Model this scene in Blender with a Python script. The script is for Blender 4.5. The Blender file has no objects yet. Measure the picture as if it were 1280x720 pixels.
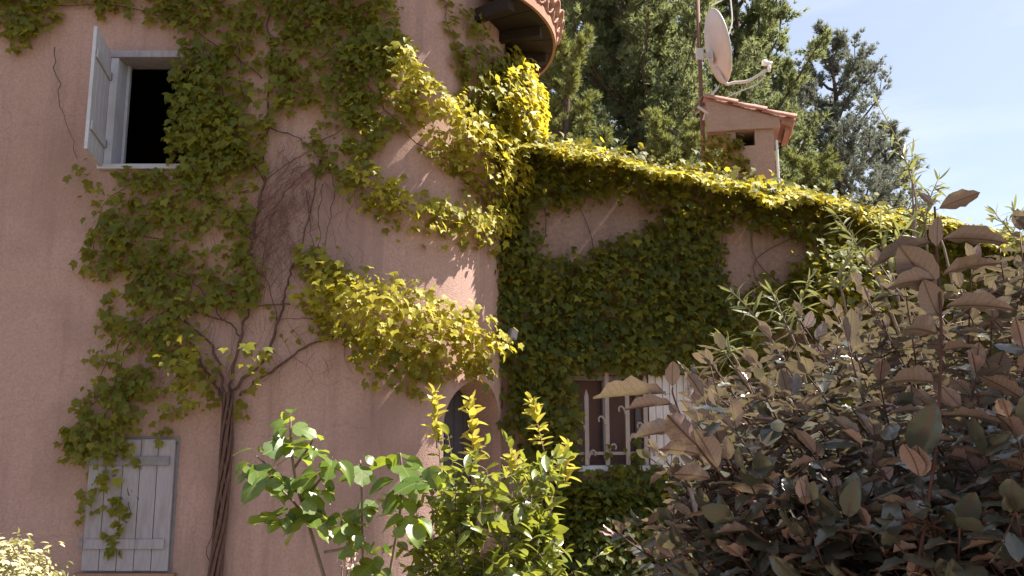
import bpy, bmesh, math, random
import numpy as np
from mathutils import Vector, Matrix, noise
rad = math.radians
rng = np.random.default_rng(7); random.seed(7)
SC = bpy.context.scene; COL = SC.collection
# ---------------------------------------------------------------- camera, sky, sun, exposure
EYE = 1.65
cam = bpy.data.objects.new('camera', bpy.data.cameras.new('camera')); COL.objects.link(cam)
cam.location = (0, 0, EYE); cam.rotation_euler = (rad(90 + 9.5), 0, 0)
cam.data.sensor_width = 36; cam.data.lens = 36 * 1100 / 1280
cam.data.clip_start = .05; cam.data.clip_end = 2000
SC.camera = cam
SUN_AZ, SUN_EL = rad(9), rad(53)          # azimuth measured from +X towards +Y
SDIR = Vector((math.cos(SUN_EL) * math.cos(SUN_AZ), math.cos(SUN_EL) * math.sin(SUN_AZ), math.sin(SUN_EL)))
sl = bpy.data.lights.new('sun', 'SUN'); sl.energy = 5.0; sl.angle = rad(.53); sl.color = (1, .93, .80)
so = bpy.data.objects.new('sun', sl); COL.objects.link(so); so.rotation_euler = SDIR.to_track_quat('Z', 'Y').to_euler()
w = bpy.data.worlds.new('World'); SC.world = w; w.use_nodes = True
nt = w.node_tree; nt.nodes.clear()
N = nt.nodes.new; L = nt.links.new
out = N('ShaderNodeOutputWorld'); bg = N('ShaderNodeBackground'); sky = N('ShaderNodeTexSky')
sky.sky_type = 'NISHITA'; sky.sun_disc = False; sky.sun_elevation = SUN_EL; sky.sun_rotation = rad(90) - SUN_AZ
sky.air_density = 1.0; sky.dust_density = 1.6; sky.ozone_density = 1.0; sky.altitude = 200
bg.inputs['Strength'].default_value = .05
# thin high cloud veil mixed over the whole sky dome
tc = N('ShaderNodeTexCoord'); mp = N('ShaderNodeMapping'); mp.inputs['Scale'].default_value = (1.2, 1.2, 5.0)
nz = N('ShaderNodeTexNoise'); nz.inputs['Scale'].default_value = 1.6; nz.inputs['Detail'].default_value = 6; nz.inputs['Roughness'].default_value = .55
rp = N('ShaderNodeMapRange'); rp.inputs[1].default_value = .42; rp.inputs[2].default_value = .75; rp.inputs[3].default_value = .30; rp.inputs[4].default_value = .75
mx = N('ShaderNodeMix'); mx.data_type = 'RGBA'; mx.inputs[7].default_value = (6.6, 6.9, 7.6, 1)
L(tc.outputs['Generated'], mp.inputs[0]); L(mp.outputs[0], nz.inputs[0]); L(nz.outputs[0], rp.inputs[0])
L(rp.outputs[0], mx.inputs[0]); L(sky.outputs[0], mx.inputs[6]); L(mx.outputs[2], bg.inputs[0]); L(bg.outputs[0], out.inputs[0])
vs = SC.view_settings; vs.view_transform = 'Standard'; vs.look = 'None'; vs.exposure = 1.85; vs.gamma = 1; vs.use_curve_mapping = False
# ---------------------------------------------------------------- materials
def mat(name):
    m = bpy.data.materials.new(name); m.use_nodes = True; n = m.node_tree; n.nodes.clear()
    o = n.nodes.new('ShaderNodeOutputMaterial'); p = n.nodes.new('ShaderNodeBsdfPrincipled'); n.links.new(p.outputs[0], o.inputs[0])
    return m, n, p, o
def noise_mat(name, a, b, scale=6, rough=.85, bump=.0, bscale=80, spec=.3, c=None, cscale=1.2, stretch=None, dist=.01, streak=None):
    """colour wanders between a and b with a fine noise, and drifts to c in large weathered patches"""
    m, n, p, o = mat(name); N = n.nodes.new; L = n.links.new
    t = N('ShaderNodeTexCoord'); src = t.outputs['Object']
    if stretch:
        mpg = N('ShaderNodeMapping'); mpg.inputs['Scale'].default_value = stretch; L(src, mpg.inputs[0]); src = mpg.outputs[0]
    z = N('ShaderNodeTexNoise'); z.inputs['Scale'].default_value = scale; z.inputs['Detail'].default_value = 7; z.inputs['Roughness'].default_value = .65
    L(src, z.inputs[0]); r = N('ShaderNodeMapRange'); r.inputs[1].default_value = .3; r.inputs[2].default_value = .7; L(z.outputs[0], r.inputs[0])
    x = N('ShaderNodeMix'); x.data_type = 'RGBA'; x.inputs[6].default_value = (*a, 1); x.inputs[7].default_value = (*b, 1); L(r.outputs[0], x.inputs[0])
    res = x.outputs[2]
    if c:
        z2 = N('ShaderNodeTexNoise'); z2.inputs['Scale'].default_value = cscale; z2.inputs['Detail'].default_value = 5; L(src, z2.inputs[0])
        r2 = N('ShaderNodeMapRange'); r2.inputs[1].default_value = .48; r2.inputs[2].default_value = .72; r2.inputs[4].default_value = .7; L(z2.outputs[0], r2.inputs[0])
        y = N('ShaderNodeMix'); y.data_type = 'RGBA'; L(r2.outputs[0], y.inputs[0]); L(res, y.inputs[6]); y.inputs[7].default_value = (*c, 1); res = y.outputs[2]
    if streak:
        ms_ = N('ShaderNodeMapping'); ms_.inputs['Scale'].default_value = (3.2, 3.2, .22); L(t.outputs['Object'], ms_.inputs[0])
        z4 = N('ShaderNodeTexNoise'); z4.inputs['Scale'].default_value = 2.2; z4.inputs['Detail'].default_value = 8; z4.inputs['Roughness'].default_value = .7; L(ms_.outputs[0], z4.inputs[0])
        r4 = N('ShaderNodeMapRange'); r4.inputs[1].default_value = .50; r4.inputs[2].default_value = .72; r4.inputs[4].default_value = .75; L(z4.outputs[0], r4.inputs[0])
        y4 = N('ShaderNodeMix'); y4.data_type = 'RGBA'; L(r4.outputs[0], y4.inputs[0]); L(res, y4.inputs[6]); y4.inputs[7].default_value = (*streak, 1); res = y4.outputs[2]
        v4 = N('ShaderNodeTexVoronoi'); v4.feature = 'DISTANCE_TO_EDGE'; v4.inputs['Scale'].default_value = .55; wz = N('ShaderNodeTexNoise'); wz.inputs['Scale'].default_value = 3; wz.inputs['Detail'].default_value = 6
        L(t.outputs['Object'], wz.inputs[0]); va_ = N('ShaderNodeVectorMath'); va_.operation = 'MULTIPLY_ADD'; va_.inputs[1].default_value = (.5, .5, .5); L(wz.outputs[1], va_.inputs[0]); L(t.outputs['Object'], va_.inputs[2]); L(va_.outputs[0], v4.inputs[0])
        r5 = N('ShaderNodeMapRange'); r5.inputs[1].default_value = .0; r5.inputs[2].default_value = .006; r5.inputs[3].default_value = .18; r5.inputs[4].default_value = 0; L(v4.outputs[0], r5.inputs[0])
        y5 = N('ShaderNodeMix'); y5.data_type = 'RGBA'; L(r5.outputs[0], y5.inputs[0]); L(res, y5.inputs[6]); y5.inputs[7].default_value = (.10, .07, .06, 1); res = y5.outputs[2]
    L(res, p.inputs['Base Color']); p.inputs['Roughness'].default_value = rough; p.inputs['Specular IOR Level'].default_value = spec
    if bump:
        z3 = N('ShaderNodeTexNoise'); z3.inputs['Scale'].default_value = bscale; z3.inputs['Detail'].default_value = 5; L(src, z3.inputs[0])
        bm = N('ShaderNodeBump'); bm.inputs['Strength'].default_value = bump; bm.inputs['Distance'].default_value = dist; L(z3.outputs[0], bm.inputs['Height']); L(bm.outputs[0], p.inputs['Normal'])
    return m
def leaf_mat(name, a, b, tr, rough=.45, fac=.35, back=None, spec=.4, vein=None, spots=0, gam=1.0):
    """two sided leaf: a..b by the per-leaf attribute 'tone', light passes through with colour tr; 'back' colours the underside"""
    m, n, p, o = mat(name); N = n.nodes.new; L = n.links.new
    at = N('ShaderNodeAttribute'); at.attribute_name = 'tone'
    x = N('ShaderNodeMix'); x.data_type = 'RGBA'; x.inputs[6].default_value = (*a, 1); x.inputs[7].default_value = (*b, 1); pw = N('ShaderNodeMath'); pw.operation = 'POWER'; pw.inputs[1].default_value = gam; L(at.outputs['Fac'], pw.inputs[0]); L(pw.outputs[0], x.inputs[0])
    t = N('ShaderNodeTexCoord'); z = N('ShaderNodeTexNoise'); z.inputs['Scale'].default_value = 45; z.inputs['Detail'].default_value = 3; L(t.outputs['Object'], z.inputs[0])
    h = N('ShaderNodeHueSaturation'); r = N('ShaderNodeMapRange'); r.inputs[3].default_value = .65; r.inputs[4].default_value = 1.35
    L(z.outputs[0], r.inputs[0]); L(r.outputs[0], h.inputs['Value']); L(x.outputs[2], h.inputs['Color']); res = h.outputs[0]
    if back:
        g = N('ShaderNodeNewGeometry'); y = N('ShaderNodeMix'); y.data_type = 'RGBA'; L(g.outputs['Backfacing'], y.inputs[0]); L(res, y.inputs[6])
        hb = N('ShaderNodeHueSaturation'); xb = N('ShaderNodeMix'); xb.data_type = 'RGBA'; xb.inputs[6].default_value = (back[0] * .42, back[1] * .46, back[2] * .50, 1); xb.inputs[7].default_value = (back[0] * 1.5, back[1] * 1.28, back[2] * 1.2, 1); L(at.outputs['Fac'], xb.inputs[0]); L(xb.outputs[2], hb.inputs['Color']); L(r.outputs[0], hb.inputs['Value']); L(hb.outputs[0], y.inputs[7]); res = y.outputs[2]
    if vein:
        lc = N('ShaderNodeAttribute'); lc.attribute_name = 'leaf_co'; sx_ = N('ShaderNodeSeparateXYZ'); L(lc.outputs['Vector'], sx_.inputs[0])
        ab = N('ShaderNodeMath'); ab.operation = 'ABSOLUTE'; L(sx_.outputs[0], ab.inputs[0])
        mr = N('ShaderNodeMapRange'); mr.inputs[1].default_value = .006; mr.inputs[2].default_value = .028; mr.inputs[3].default_value = 1; mr.inputs[4].default_value = 0; L(ab.outputs[0], mr.inputs[0])
        m1 = N('ShaderNodeMath'); m1.operation = 'MULTIPLY_ADD'; m1.inputs[1].default_value = -.8; L(ab.outputs[0], m1.inputs[0]); L(sx_.outputs[1], m1.inputs[2])
        m2 = N('ShaderNodeMath'); m2.operation = 'MULTIPLY'; m2.inputs[1].default_value = 62; L(m1.outputs[0], m2.inputs[0]); m3 = N('ShaderNodeMath'); m3.operation = 'SINE'; L(m2.outputs[0], m3.inputs[0])
        r3 = N('ShaderNodeMapRange'); r3.inputs[1].default_value = .75; r3.inputs[2].default_value = 1; r3.inputs[3].default_value = 0; r3.inputs[4].default_value = .35; L(m3.outputs[0], r3.inputs[0])
        mm = N('ShaderNodeMath'); mm.operation = 'MAXIMUM'; L(mr.outputs[0], mm.inputs[0]); L(r3.outputs[0], mm.inputs[1])
        yv = N('ShaderNodeMix'); yv.data_type = 'RGBA'; L(mm.outputs[0], yv.inputs[0]); L(res, yv.inputs[6]); yv.inputs[7].default_value = (*vein, 1); res = yv.outputs[2]
    if spots:
        zs2 = N('ShaderNodeTexNoise'); zs2.inputs['Scale'].default_value = 14; zs2.inputs['Detail'].default_value = 4; gp = N('ShaderNodeNewGeometry'); L(gp.outputs['Position'], zs2.inputs[0])
        rs = N('ShaderNodeMapRange'); rs.inputs[1].default_value = .64; rs.inputs[2].default_value = .70; rs.inputs[4].default_value = spots; L(zs2.outputs[0], rs.inputs[0])
        ys = N('ShaderNodeMix'); ys.data_type = 'RGBA'; L(rs.outputs[0], ys.inputs[0]); L(res, ys.inputs[6]); ys.inputs[7].default_value = (.12, .07, .03, 1); res = ys.outputs[2]
    L(res, p.inputs['Base Color']); p.inputs['Roughness'].default_value = rough; p.inputs['Specular IOR Level'].default_value = spec
    tl = N('ShaderNodeBsdfTranslucent'); ht = N('ShaderNodeHueSaturation'); ht.inputs['Color'].default_value = (*tr, 1); L(r.outputs[0], ht.inputs['Value']); L(ht.outputs[0], tl.inputs[0])
    s = N('ShaderNodeMixShader'); s.inputs[0].default_value = fac; L(p.outputs[0], s.inputs[1]); L(tl.outputs[0], s.inputs[2]); L(s.outputs[0], o.inputs[0])
    return m
M = {}
M['plaster'] = noise_mat('rough_pink_plaster', (.315, .203, .178), (.43, .287, .256), 42, .95, .38, 90, .1, (.24, .155, .132), 1.1, dist=.012, streak=(.235, .158, .14))
M['beige'] = noise_mat('beige_chimney_render', (.27, .19, .15), (.35, .25, .20), 30, .95, .6, 70, .1, (.24, .165, .13), 2.5)
M['shadeplaster'] = noise_mat('shade_darkened_plaster', (.20, .135, .118), (.31, .205, .18), 30, .95, .6, 80, .1, (.17, .115, .10), 1.3, dist=.012, streak=(.16, .11, .10))  # wall plaster darkened in colour to stand for tree shade on the wing
M['reveal'] = noise_mat('terracotta_plaster', (.42, .22, .15), (.48, .26, .18), 9, .95, .5, 55, .1)
M['white'] = noise_mat('white_paint', (.38, .39, .46), (.47, .48, .54), 14, .55, .1, 60, .4, (.34, .32, .34), 3)
M['bright'] = noise_mat('clean_white', (.66, .64, .64), (.74, .72, .72), 14, .5)
M['pinkwhite'] = noise_mat('pinkish_white_paint', (.46, .41, .43), (.54, .49, .50), 14, .6, .1, 60, .3, (.30, .24, .24), 3, (4, 4, .6))
M['oldwhite'] = noise_mat('weathered_pale_paint', (.26, .235, .275), (.33, .305, .34), 16, .8, .3, 40, .3, (.20, .165, .165), 5, (3, 3, .5))
M['strap'] = noise_mat('grey_iron', (.16, .15, .17), (.22, .20, .22), 20, .7, .2, 60)
M['iron'] = noise_mat('white_iron', (.25, .195, .185), (.32, .255, .24), 20, .6, .2, 60)
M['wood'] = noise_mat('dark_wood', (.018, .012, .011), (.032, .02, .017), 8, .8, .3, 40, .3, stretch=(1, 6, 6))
M['tile'] = noise_mat('terracotta_tile', (.32, .155, .125), (.44, .245, .21), 14, .9, .5, 50, .2, (.46, .33, .29), 6)
M['fascia'] = noise_mat('brick_fascia', (.25, .13, .095), (.31, .17, .13), 12, .9, .3, 50, .2)
M['black'] = noise_mat('dark_interior', (.03, .02, .02), (.045, .03, .028), 5, .95)
M['curtain'] = noise_mat('brown_curtain', (.13, .075, .065), (.16, .09, .08), 5, .9, .2, 30, stretch=(12, 12, 1))
M['door'] = noise_mat('slate_blue_door', (.045, .04, .05), (.07, .06, .07), 10, .6, .2, 40)
M['dish'] = noise_mat('beige_dish', (.46, .40, .36), (.52, .46, .42), 6, .45, .1, 30, .5, (.42, .33, .28), 2)
M['steel'] = noise_mat('galvanised_steel', (.40, .38, .38), (.48, .46, .46), 14, .45, .1, 30, .5)
M['rust'] = noise_mat('rusty_mast', (.10, .055, .045), (.16, .08, .06), 16, .8, .2, 30)
M['bark'] = noise_mat('brown_vine_bark', (.075, .042, .036), (.155, .092, .08), 20, .95, .6, 60, .1, stretch=(3, 3, .6))
M['dry'] = noise_mat('dry_twigs', (.14, .065, .05), (.20, .10, .08), 9, .9)
M['pinebark'] = noise_mat('grey_pine_bark', (.07, .05, .04), (.12, .09, .075), 8, .95, .6, 20, .1, stretch=(2, 2, .5))
M['redstem'] = noise_mat('red_brown_stem', (.06, .022, .020), (.10, .042, .034), 30, .6)
M['greystem'] = noise_mat('grey_brown_stem', (.16, .11, .09), (.24, .17, .14), 30, .7)
M['ground'] = noise_mat('pale_gravel_earth', (.12, .095, .06), (.18, .14, .09), 5, .95, .6, 30, .1, (.10, .10, .05), .5)
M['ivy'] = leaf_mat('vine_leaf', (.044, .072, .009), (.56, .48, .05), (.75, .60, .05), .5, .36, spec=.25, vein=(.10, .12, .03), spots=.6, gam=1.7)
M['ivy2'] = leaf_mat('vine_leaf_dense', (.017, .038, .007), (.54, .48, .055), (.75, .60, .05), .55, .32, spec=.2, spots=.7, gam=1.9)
M['ela'] = leaf_mat('silver_backed_leaf', (.045, .055, .045), (.085, .088, .07), (.30, .25, .13), .24, .11, back=(.29, .215, .21), spec=.6, vein=(.10, .05, .04), spots=.5)
M['sap'] = leaf_mat('broad_leaf', (.04, .085, .014), (.11, .16, .026), (.38, .46, .035), .30, .34, back=(.13, .16, .07), spec=.5, vein=(.14, .17, .06), spots=.6)
M['ever'] = leaf_mat('evergreen_leaf', (.045, .075, .013), (.17, .19, .03), (.42, .44, .05), .28, .30, spec=.5, spots=.5)
M['shoot'] = leaf_mat('yellow_shoot_leaf', (.36, .34, .05), (.50, .42, .09), (.60, .52, .08), .4, .35)
M['oval'] = leaf_mat('cream_edged_leaf', (.30, .28, .14), (.50, .44, .26), (.40, .38, .12), .45, .25)
M['olive'] = leaf_mat('narrow_grey_leaf', (.09, .11, .055), (.15, .165, .085), (.28, .29, .08), .5, .3, back=(.24, .26, .18))
M['needle'] = leaf_mat('pine_needles', (.07, .09, .052), (.20, .23, .115), (.30, .33, .13), .6, .38, spec=.2)
M['needleb'] = leaf_mat('sky_tinted_needles', (.12, .135, .135), (.24, .255, .23), (.30, .32, .22), .6, .2, spec=.2)  # bluish air and sky showing through put into the needle colour
M['needley'] = leaf_mat('young_pine_needles', (.10, .12, .045), (.24, .25, .09), (.32, .34, .09), .6, .25, spec=.2)
M['lav'] = leaf_mat('grey_stalk', (.07, .065, .042), (.13, .115, .08), (.12, .12, .06), .7, .15)
M['petal'] = leaf_mat('pink_petal', (.40, .29, .26), (.52, .40, .36), (.4, .28, .24), .6, .3)
M['greyleaf'] = leaf_mat('grey_cupped_leaf', (.16, .15, .15), (.2, .19, .19), (.2, .18, .16), .4, .25)
# ---------------------------------------------------------------- helpers
def tag(o, label=None, cat=None, group=None, kind=None):
    for k, v in (('label', label), ('category', cat), ('group', group), ('kind', kind)):
        if v: o[k] = v
    return o
def thing(name, loc, label, cat, group=None):
    o = bpy.data.objects.new(name, None); o.empty_display_size = .2; COL.objects.link(o); o.location = loc
    return tag(o, label, cat, group)
def wloc(o):
    v = Vector(o.location)
    while o.parent: o = o.parent; v += Vector(o.location)
    return v
def link(name, me, parent, loc=None, mtx=None):
    """an object whose mesh is given in world axes; parents never rotate, so only their location is taken off"""
    o = bpy.data.objects.new(name, me); COL.objects.link(o)
    base = wloc(parent) if parent else Vector()
    if parent: o.parent = parent
    if mtx is not None:
        m = mtx.copy(); m.translation = m.translation - base; o.matrix_local = m
    else: o.location = Vector(loc if loc else (0, 0, 0)) - base
    return o
class MB:
    def __init__(s): s.v = []; s.f = []
    def add(s, v, f):
        b = len(s.v); s.v += [tuple(p) for p in v]; s.f += [tuple(i + b for i in q) for q in f]
    def box(s, c, d, m=None):
        v = [Vector((sx * d[0] / 2, sy * d[1] / 2, sz * d[2] / 2)) for sx in (-1, 1) for sy in (-1, 1) for sz in (-1, 1)]
        v = [(m @ p if m else p) + Vector(c) for p in v]
        s.add(v, [(0, 1, 3, 2), (4, 6, 7, 5), (0, 4, 5, 1), (2, 3, 7, 6), (0, 2, 6, 4), (1, 5, 7, 3)])
    def tube(s, pts, r0, r1=None, n=6, wob=0):
        pts = [Vector(p) for p in pts]; r1 = r0 if r1 is None else r1; vs = []; fs = []; m = len(pts)
        up = Vector((.3, -.9, .2)).normalized()
        for i, p in enumerate(pts):
            d = (pts[min(i + 1, m - 1)] - pts[max(i - 1, 0)]).normalized()
            a = d.cross(up)
            a = a.normalized() if a.length > .05 else d.cross(Vector((1, 0, 0))).normalized()
            b = d.cross(a); r = (r0 + (r1 - r0) * i / max(1, m - 1)) * (1 + wob * random.uniform(-1, 1))
            vs += [p + a * (r * math.cos(2 * math.pi * k / n)) + b * (r * math.sin(2 * math.pi * k / n)) for k in range(n)]
        for i in range(m - 1):
            for k in range(n): fs.append((i * n + k, i * n + (k + 1) % n, (i + 1) * n + (k + 1) % n, (i + 1) * n + k))
        fs += [tuple(range(n))[::-1], tuple((m - 1) * n + k for k in range(n))]
        s.add(vs, fs)
    def mesh(s, name, m, smooth=False):
        me = bpy.data.meshes.new(name); me.from_pydata(s.v, [], s.f); me.materials.append(m)
        if smooth: me.polygons.foreach_set('use_smooth', [True] * len(me.polygons))
        me.update(); return me
    def build(s, name, m, parent=None, smooth=False, bevel=0, origin=None):
        o0 = Vector(origin) if origin else (sum((Vector(p) for p in s.v), Vector()) / len(s.v))
        s.v = [tuple(Vector(p) - o0) for p in s.v]
        o = link(name, s.mesh(name, m, smooth), parent, o0)
        if bevel:
            b = o.modifiers.new('bevel', 'BEVEL'); b.width = bevel; b.segments = 2; b.limit_method = 'ANGLE'
        return o
def spline(pts, k=5):
    """Catmull-Rom through the points"""
    p = [Vector(q) for q in pts]; p = [p[0] * 2 - p[1]] + p + [p[-1] * 2 - p[-2]]; r = []
    for i in range(1, len(p) - 2):
        for j in range(k):
            t = j / k; a, b, c, d = p[i - 1:i + 3]
            r.append(.5 * (2 * b + (c - a) * t + (2 * a - 5 * b + 4 * c - d) * t * t + (3 * b - a - 3 * c + d) * t ** 3))
    return r + [p[-2]]
def solid(name, outer, z0, z1, parent, m):
    """upright prism over a plan polygon, z1 a number or one height per corner"""
    n = len(outer); zt = z1 if isinstance(z1, (list, tuple)) else [z1] * n
    mb = MB(); mb.add([(x, y, z0) for x, y in outer] + [(x, y, z) for (x, y), z in zip(outer, zt)],
        [tuple(range(n))[::-1], tuple(range(n, 2 * n))] + [(i, (i + 1) % n, n + (i + 1) % n, n + i) for i in range(n)])
    return mb.build(name, m, parent, origin=(0, 0, 0))
def cut(o, cutters):
    for c in cutters:
        md = o.modifiers.new('cut', 'BOOLEAN'); md.object = c; md.operation = 'DIFFERENCE'; md.solver = 'EXACT'
    dg = bpy.context.evaluated_depsgraph_get(); me = bpy.data.meshes.new_from_object(o.evaluated_get(dg))
    o.modifiers.clear(); o.data = me
    for c in cutters: bpy.data.objects.remove(c, do_unlink=True)
# ---- leaves
def shape_lobed(fold=.12, droop=.18):
    o = [(0, 0), (-.2, -.13), (-.44, .0), (-.52, .28), (-.66, .52), (-.36, .52), (-.22, .66), (0, 1.05), (.22, .66), (.36, .52), (.66, .52), (.52, .28), (.44, .0), (.2, -.13)]
    c = [(0, .38)]; z = lambda x, y: fold * abs(x) * 1.2 - droop * y * y - .1 * x * x * 2
    v = [(x, y, z(x, y)) for x, y in o + c]; n = len(o)
    return v, [(i, n, (i + 1) % n) for i in range(n)]
def shape_oval(width=.5, wav=0, rows=7, fold=.1, droop=.15, power=.8, pet=.08, belly=.5):
    v = []; f = []
    for i in range(rows + 1):
        t = i / rows; e = math.log(.5) / math.log(belly); hw = .5 * width * max(0, math.sin(math.pi * t ** e)) ** power
        for j, sx in enumerate((-1, -.5, 0, .5, 1)):
            zz = fold * abs(sx) * hw * 2 - droop * t * t + wav * abs(sx) ** 2 * math.sin(i * 2.3 + sx)
            ww = hw * (1 + (wav * 1.6 * math.sin(i * 3.1 + 2 * sx) if abs(sx) == 1 else 0))
            v.append((sx * ww, pet + (1 - pet) * t, zz))
    for i in range(rows):
        for j in range(4): f.append((i * 5 + j, i * 5 + j + 1, i * 5 + j + 6, i * 5 + j + 5))
    b = len(v); v += [(-.012, 0, 0), (.012, 0, 0)]; f.append((b, b + 1, 3, 1))
    return v, f
def shape_fig(fold=.12, droop=.2):
    o = [(0, .0), (-.16, .03), (-.36, .12), (-.46, .30), (-.42, .46), (-.27, .47), (-.30, .62), (-.34, .80), (-.22, .90), (-.10, .92), (0, 1.02)]
    o = o + [(-x, y) for x, y in o[-2:0:-1]]; c = [(0, .3), (0, .6)]; z = lambda x, y: fold * abs(x) - droop * y * y - .25 * x * x
    v = [(x, y, z(x, y)) for x, y in o + c] + [(-.014, -.22, .02), (.014, -.22, .02)]; n = len(o); f = []
    for i in range(n):
        j = (i + 1) % n; a, b = (n if max(o[i][1], o[j][1]) < .5 else n + 1), None
        f.append((i, a, j))
    f += [(4, n, n + 1), (n - 4, n + 1, n), (0, n + 2, n + 3)]
    return v, f
def shape_simple(width=.3, rows=4, fold=.1, droop=.15):
    v = []; f = []
    for i in range(rows + 1):
        t = i / rows; hw = .5 * width * math.sin(math.pi * min(1, t * .93 + .06)) ** .8
        v += [(-hw, t, fold * hw - droop * t * t), (0, t, -droop * t * t), (hw, t, fold * hw - droop * t * t)]
    for i in range(rows):
        for j in (0, 1): f.append((i * 3 + j, i * 3 + j + 1, i * 3 + j + 4, i * 3 + j + 3))
    return v, f
def frame(n, t):
    n = Vector(n).normalized(); t = Vector(t); y = t - n * t.dot(n)
    if y.length < 1e-4: y = n.orthogonal()
    y.normalize(); x = y.cross(n)
    return np.array([[x.x, y.x, n.x], [x.y, y.y, n.y], [x.z, y.z, n.z]])
class Leaves:
    def __init__(s, shapes): s.sh = shapes; s.p = []; s.r = []; s.s = []; s.k = []; s.t = []; s.pri = []
    def add(s, p, n, t, size, tone=None, pri=1.0, k=None):
        s.p.append(tuple(p)); s.r.append(frame(n, t)); s.s.append(size)
        s.k.append(random.randrange(len(s.sh)) if k is None else k); s.t.append(random.random() if tone is None else min(1, max(0, tone))); s.pri.append(pri)
    def build(s, root, m, single=300, name='leaf', rest='foliage'):
        P = np.array(s.p); Rm = np.array(s.r); S = np.array(s.s); K = np.array(s.k); T = np.array(s.t)
        camv = np.array([0, 0, EYE]) - P; dist = np.linalg.norm(camv, axis=1)
        face = np.abs(np.einsum('ij,ij->i', Rm[:, :, 2], camv / dist[:, None]))
        rank = np.array(s.pri) * (S / dist) ** 2 * (.25 + face); order = np.argsort(-rank)
        one = order[:single]; many = order[single:]
        lib = {}
        for i in one:
            key = (int(K[i]), int(T[i] * 4.99))
            if key not in lib:
                v, f = s.sh[key[0]]; me = bpy.data.meshes.new(name); me.from_pydata(v, [], f); me.materials.append(m)
                a = me.attributes.new('tone', 'FLOAT', 'POINT'); a.data.foreach_set('value', [(key[1] + .5) / 5] * len(v)); a = me.attributes.new('leaf_co', 'FLOAT_VECTOR', 'POINT'); a.data.foreach_set('vector', [c_ for q_ in v for c_ in (q_[0], q_[1], 0)])
                me.polygons.foreach_set('use_smooth', [True] * len(f)); lib[key] = me
            mt = Matrix.Identity(4)
            for a_ in range(3):
                for b_ in range(3): mt[a_][b_] = Rm[i, a_, b_] * S[i]
                mt[a_][3] = P[i, a_]
            link(name, lib[key], root, mtx=mt)
        if len(many) == 0: return
        vv = []; ll = []; lt = []; tt = []; cc = []; base = 0; org = np.array(wloc(root))
        for k, (v, f) in enumerate(s.sh):
            idx = many[K[many] == k]
            if len(idx) == 0: continue
            v = np.array(v); W = np.einsum('nij,vj->nvi', Rm[idx], v) * S[idx][:, None, None] + P[idx][:, None, :] - org
            vv.append(W.reshape(-1, 3)); tt.append(np.repeat(T[idx], len(v))); cc.append(np.tile(v * [1, 1, 0], (len(idx), 1)))
            fl = np.array([i for q in f for i in q]); off = base + np.arange(len(idx)) * len(v)
            ll.append((fl[None, :] + off[:, None]).ravel()); lt.append(np.tile(np.array([len(q) for q in f]), len(idx))); base += len(idx) * len(v)
        link(rest, raw_mesh(rest, np.concatenate(vv), np.concatenate(ll), np.concatenate(lt), np.concatenate(tt), m, np.concatenate(cc)), root, wloc(root))['kind'] = 'stuff'
def raw_mesh(name, V, Lp, Lt, T, m, C):
    me = bpy.data.meshes.new(name); me.vertices.add(len(V)); me.vertices.foreach_set('co', V.ravel().astype(np.float32))
    me.loops.add(len(Lp)); me.loops.foreach_set('vertex_index', Lp.astype(np.int32))
    me.polygons.add(len(Lt)); st = np.concatenate([[0], np.cumsum(Lt)[:-1]]); me.polygons.foreach_set('loop_start', st.astype(np.int32)); me.polygons.foreach_set('loop_total', Lt.astype(np.int32))
    a = me.attributes.new('tone', 'FLOAT', 'POINT'); a.data.foreach_set('value', T.astype(np.float32)); a = me.attributes.new('leaf_co', 'FLOAT_VECTOR', 'POINT'); a.data.foreach_set('vector', C.ravel().astype(np.float32))
    me.polygons.foreach_set('use_smooth', np.ones(len(Lt), bool)); me.materials.append(m); me.update(calc_edges=True); return me
def rv(s=1.0): return Vector((random.gauss(0, s), random.gauss(0, s), random.gauss(0, s)))
def inside(poly, x, y):
    c = False; j = len(poly) - 1
    for i in range(len(poly)):
        xi, yi = poly[i]; xj, yj = poly[j]
        if (yi > y) != (yj > y) and x < (xj - xi) * (y - yi) / (yj - yi) + xi: c = not c
        j = i
    return c
# ---------------------------------------------------------------- ground
g = MB(); g.add([(-600, -600, 0), (600, -600, 0), (600, 600, 0), (-600, 600, 0)], [(0, 1, 2, 3)])
tag(g.build('ground', M['ground'], None, origin=(0, 0, 0)), kind='structure')
# ---------------------------------------------------------------- the house: flat front that turns into a round corner
YA, CX, R = 7.6, -1.37, 1.3; CY = YA + R
def wallA(u, z, d=0.0):
    """point on the house wall, u along it from where the curve begins, d out of the wall"""
    if u <= 0: p, n = Vector((CX + u, YA, z)), Vector((0, -1, 0))
    elif u < R * math.pi / 2:
        a = u / R; n = Vector((math.sin(a), -math.cos(a), 0)); p = Vector((CX, CY, z)) + n * R
    else: p, n = Vector((CX + R, CY + u - R * math.pi / 2, z)), Vector((1, 0, 0))
    return p + n * d, n
house = thing('house', (-4.5, 9.5, 0), 'pink plastered house with a rounded corner and white shutters, overgrown by the vine at left', 'house')
arc = [(CX + R * math.sin(a), CY - R * math.cos(a)) for a in np.linspace(0, math.pi / 2, 49)]
arci = [(CX + (R - .42) * math.sin(a), CY - (R - .42) * math.cos(a)) for a in np.linspace(0, math.pi / 2, 25)]
wall = solid('wall', [(-9, YA)] + arc + [(CX + R, 14), (-9, 14)], -.1, 6.698, house, M['plaster'])
room = solid('room', [(-8.6, YA + .42)] + arci + [(CX + R - .42, 13.6), (-8.6, 13.6)], -.05, 6.4, None, M['black'])
def boxo(x0, x1, y0, y1, z0, z1, m='black'):
    b = MB(); b.box(((x0 + x1) / 2, (y0 + y1) / 2, (z0 + z1) / 2), (x1 - x0, y1 - y0, z1 - z0)); return b.build('cutter', M[m])
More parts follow.
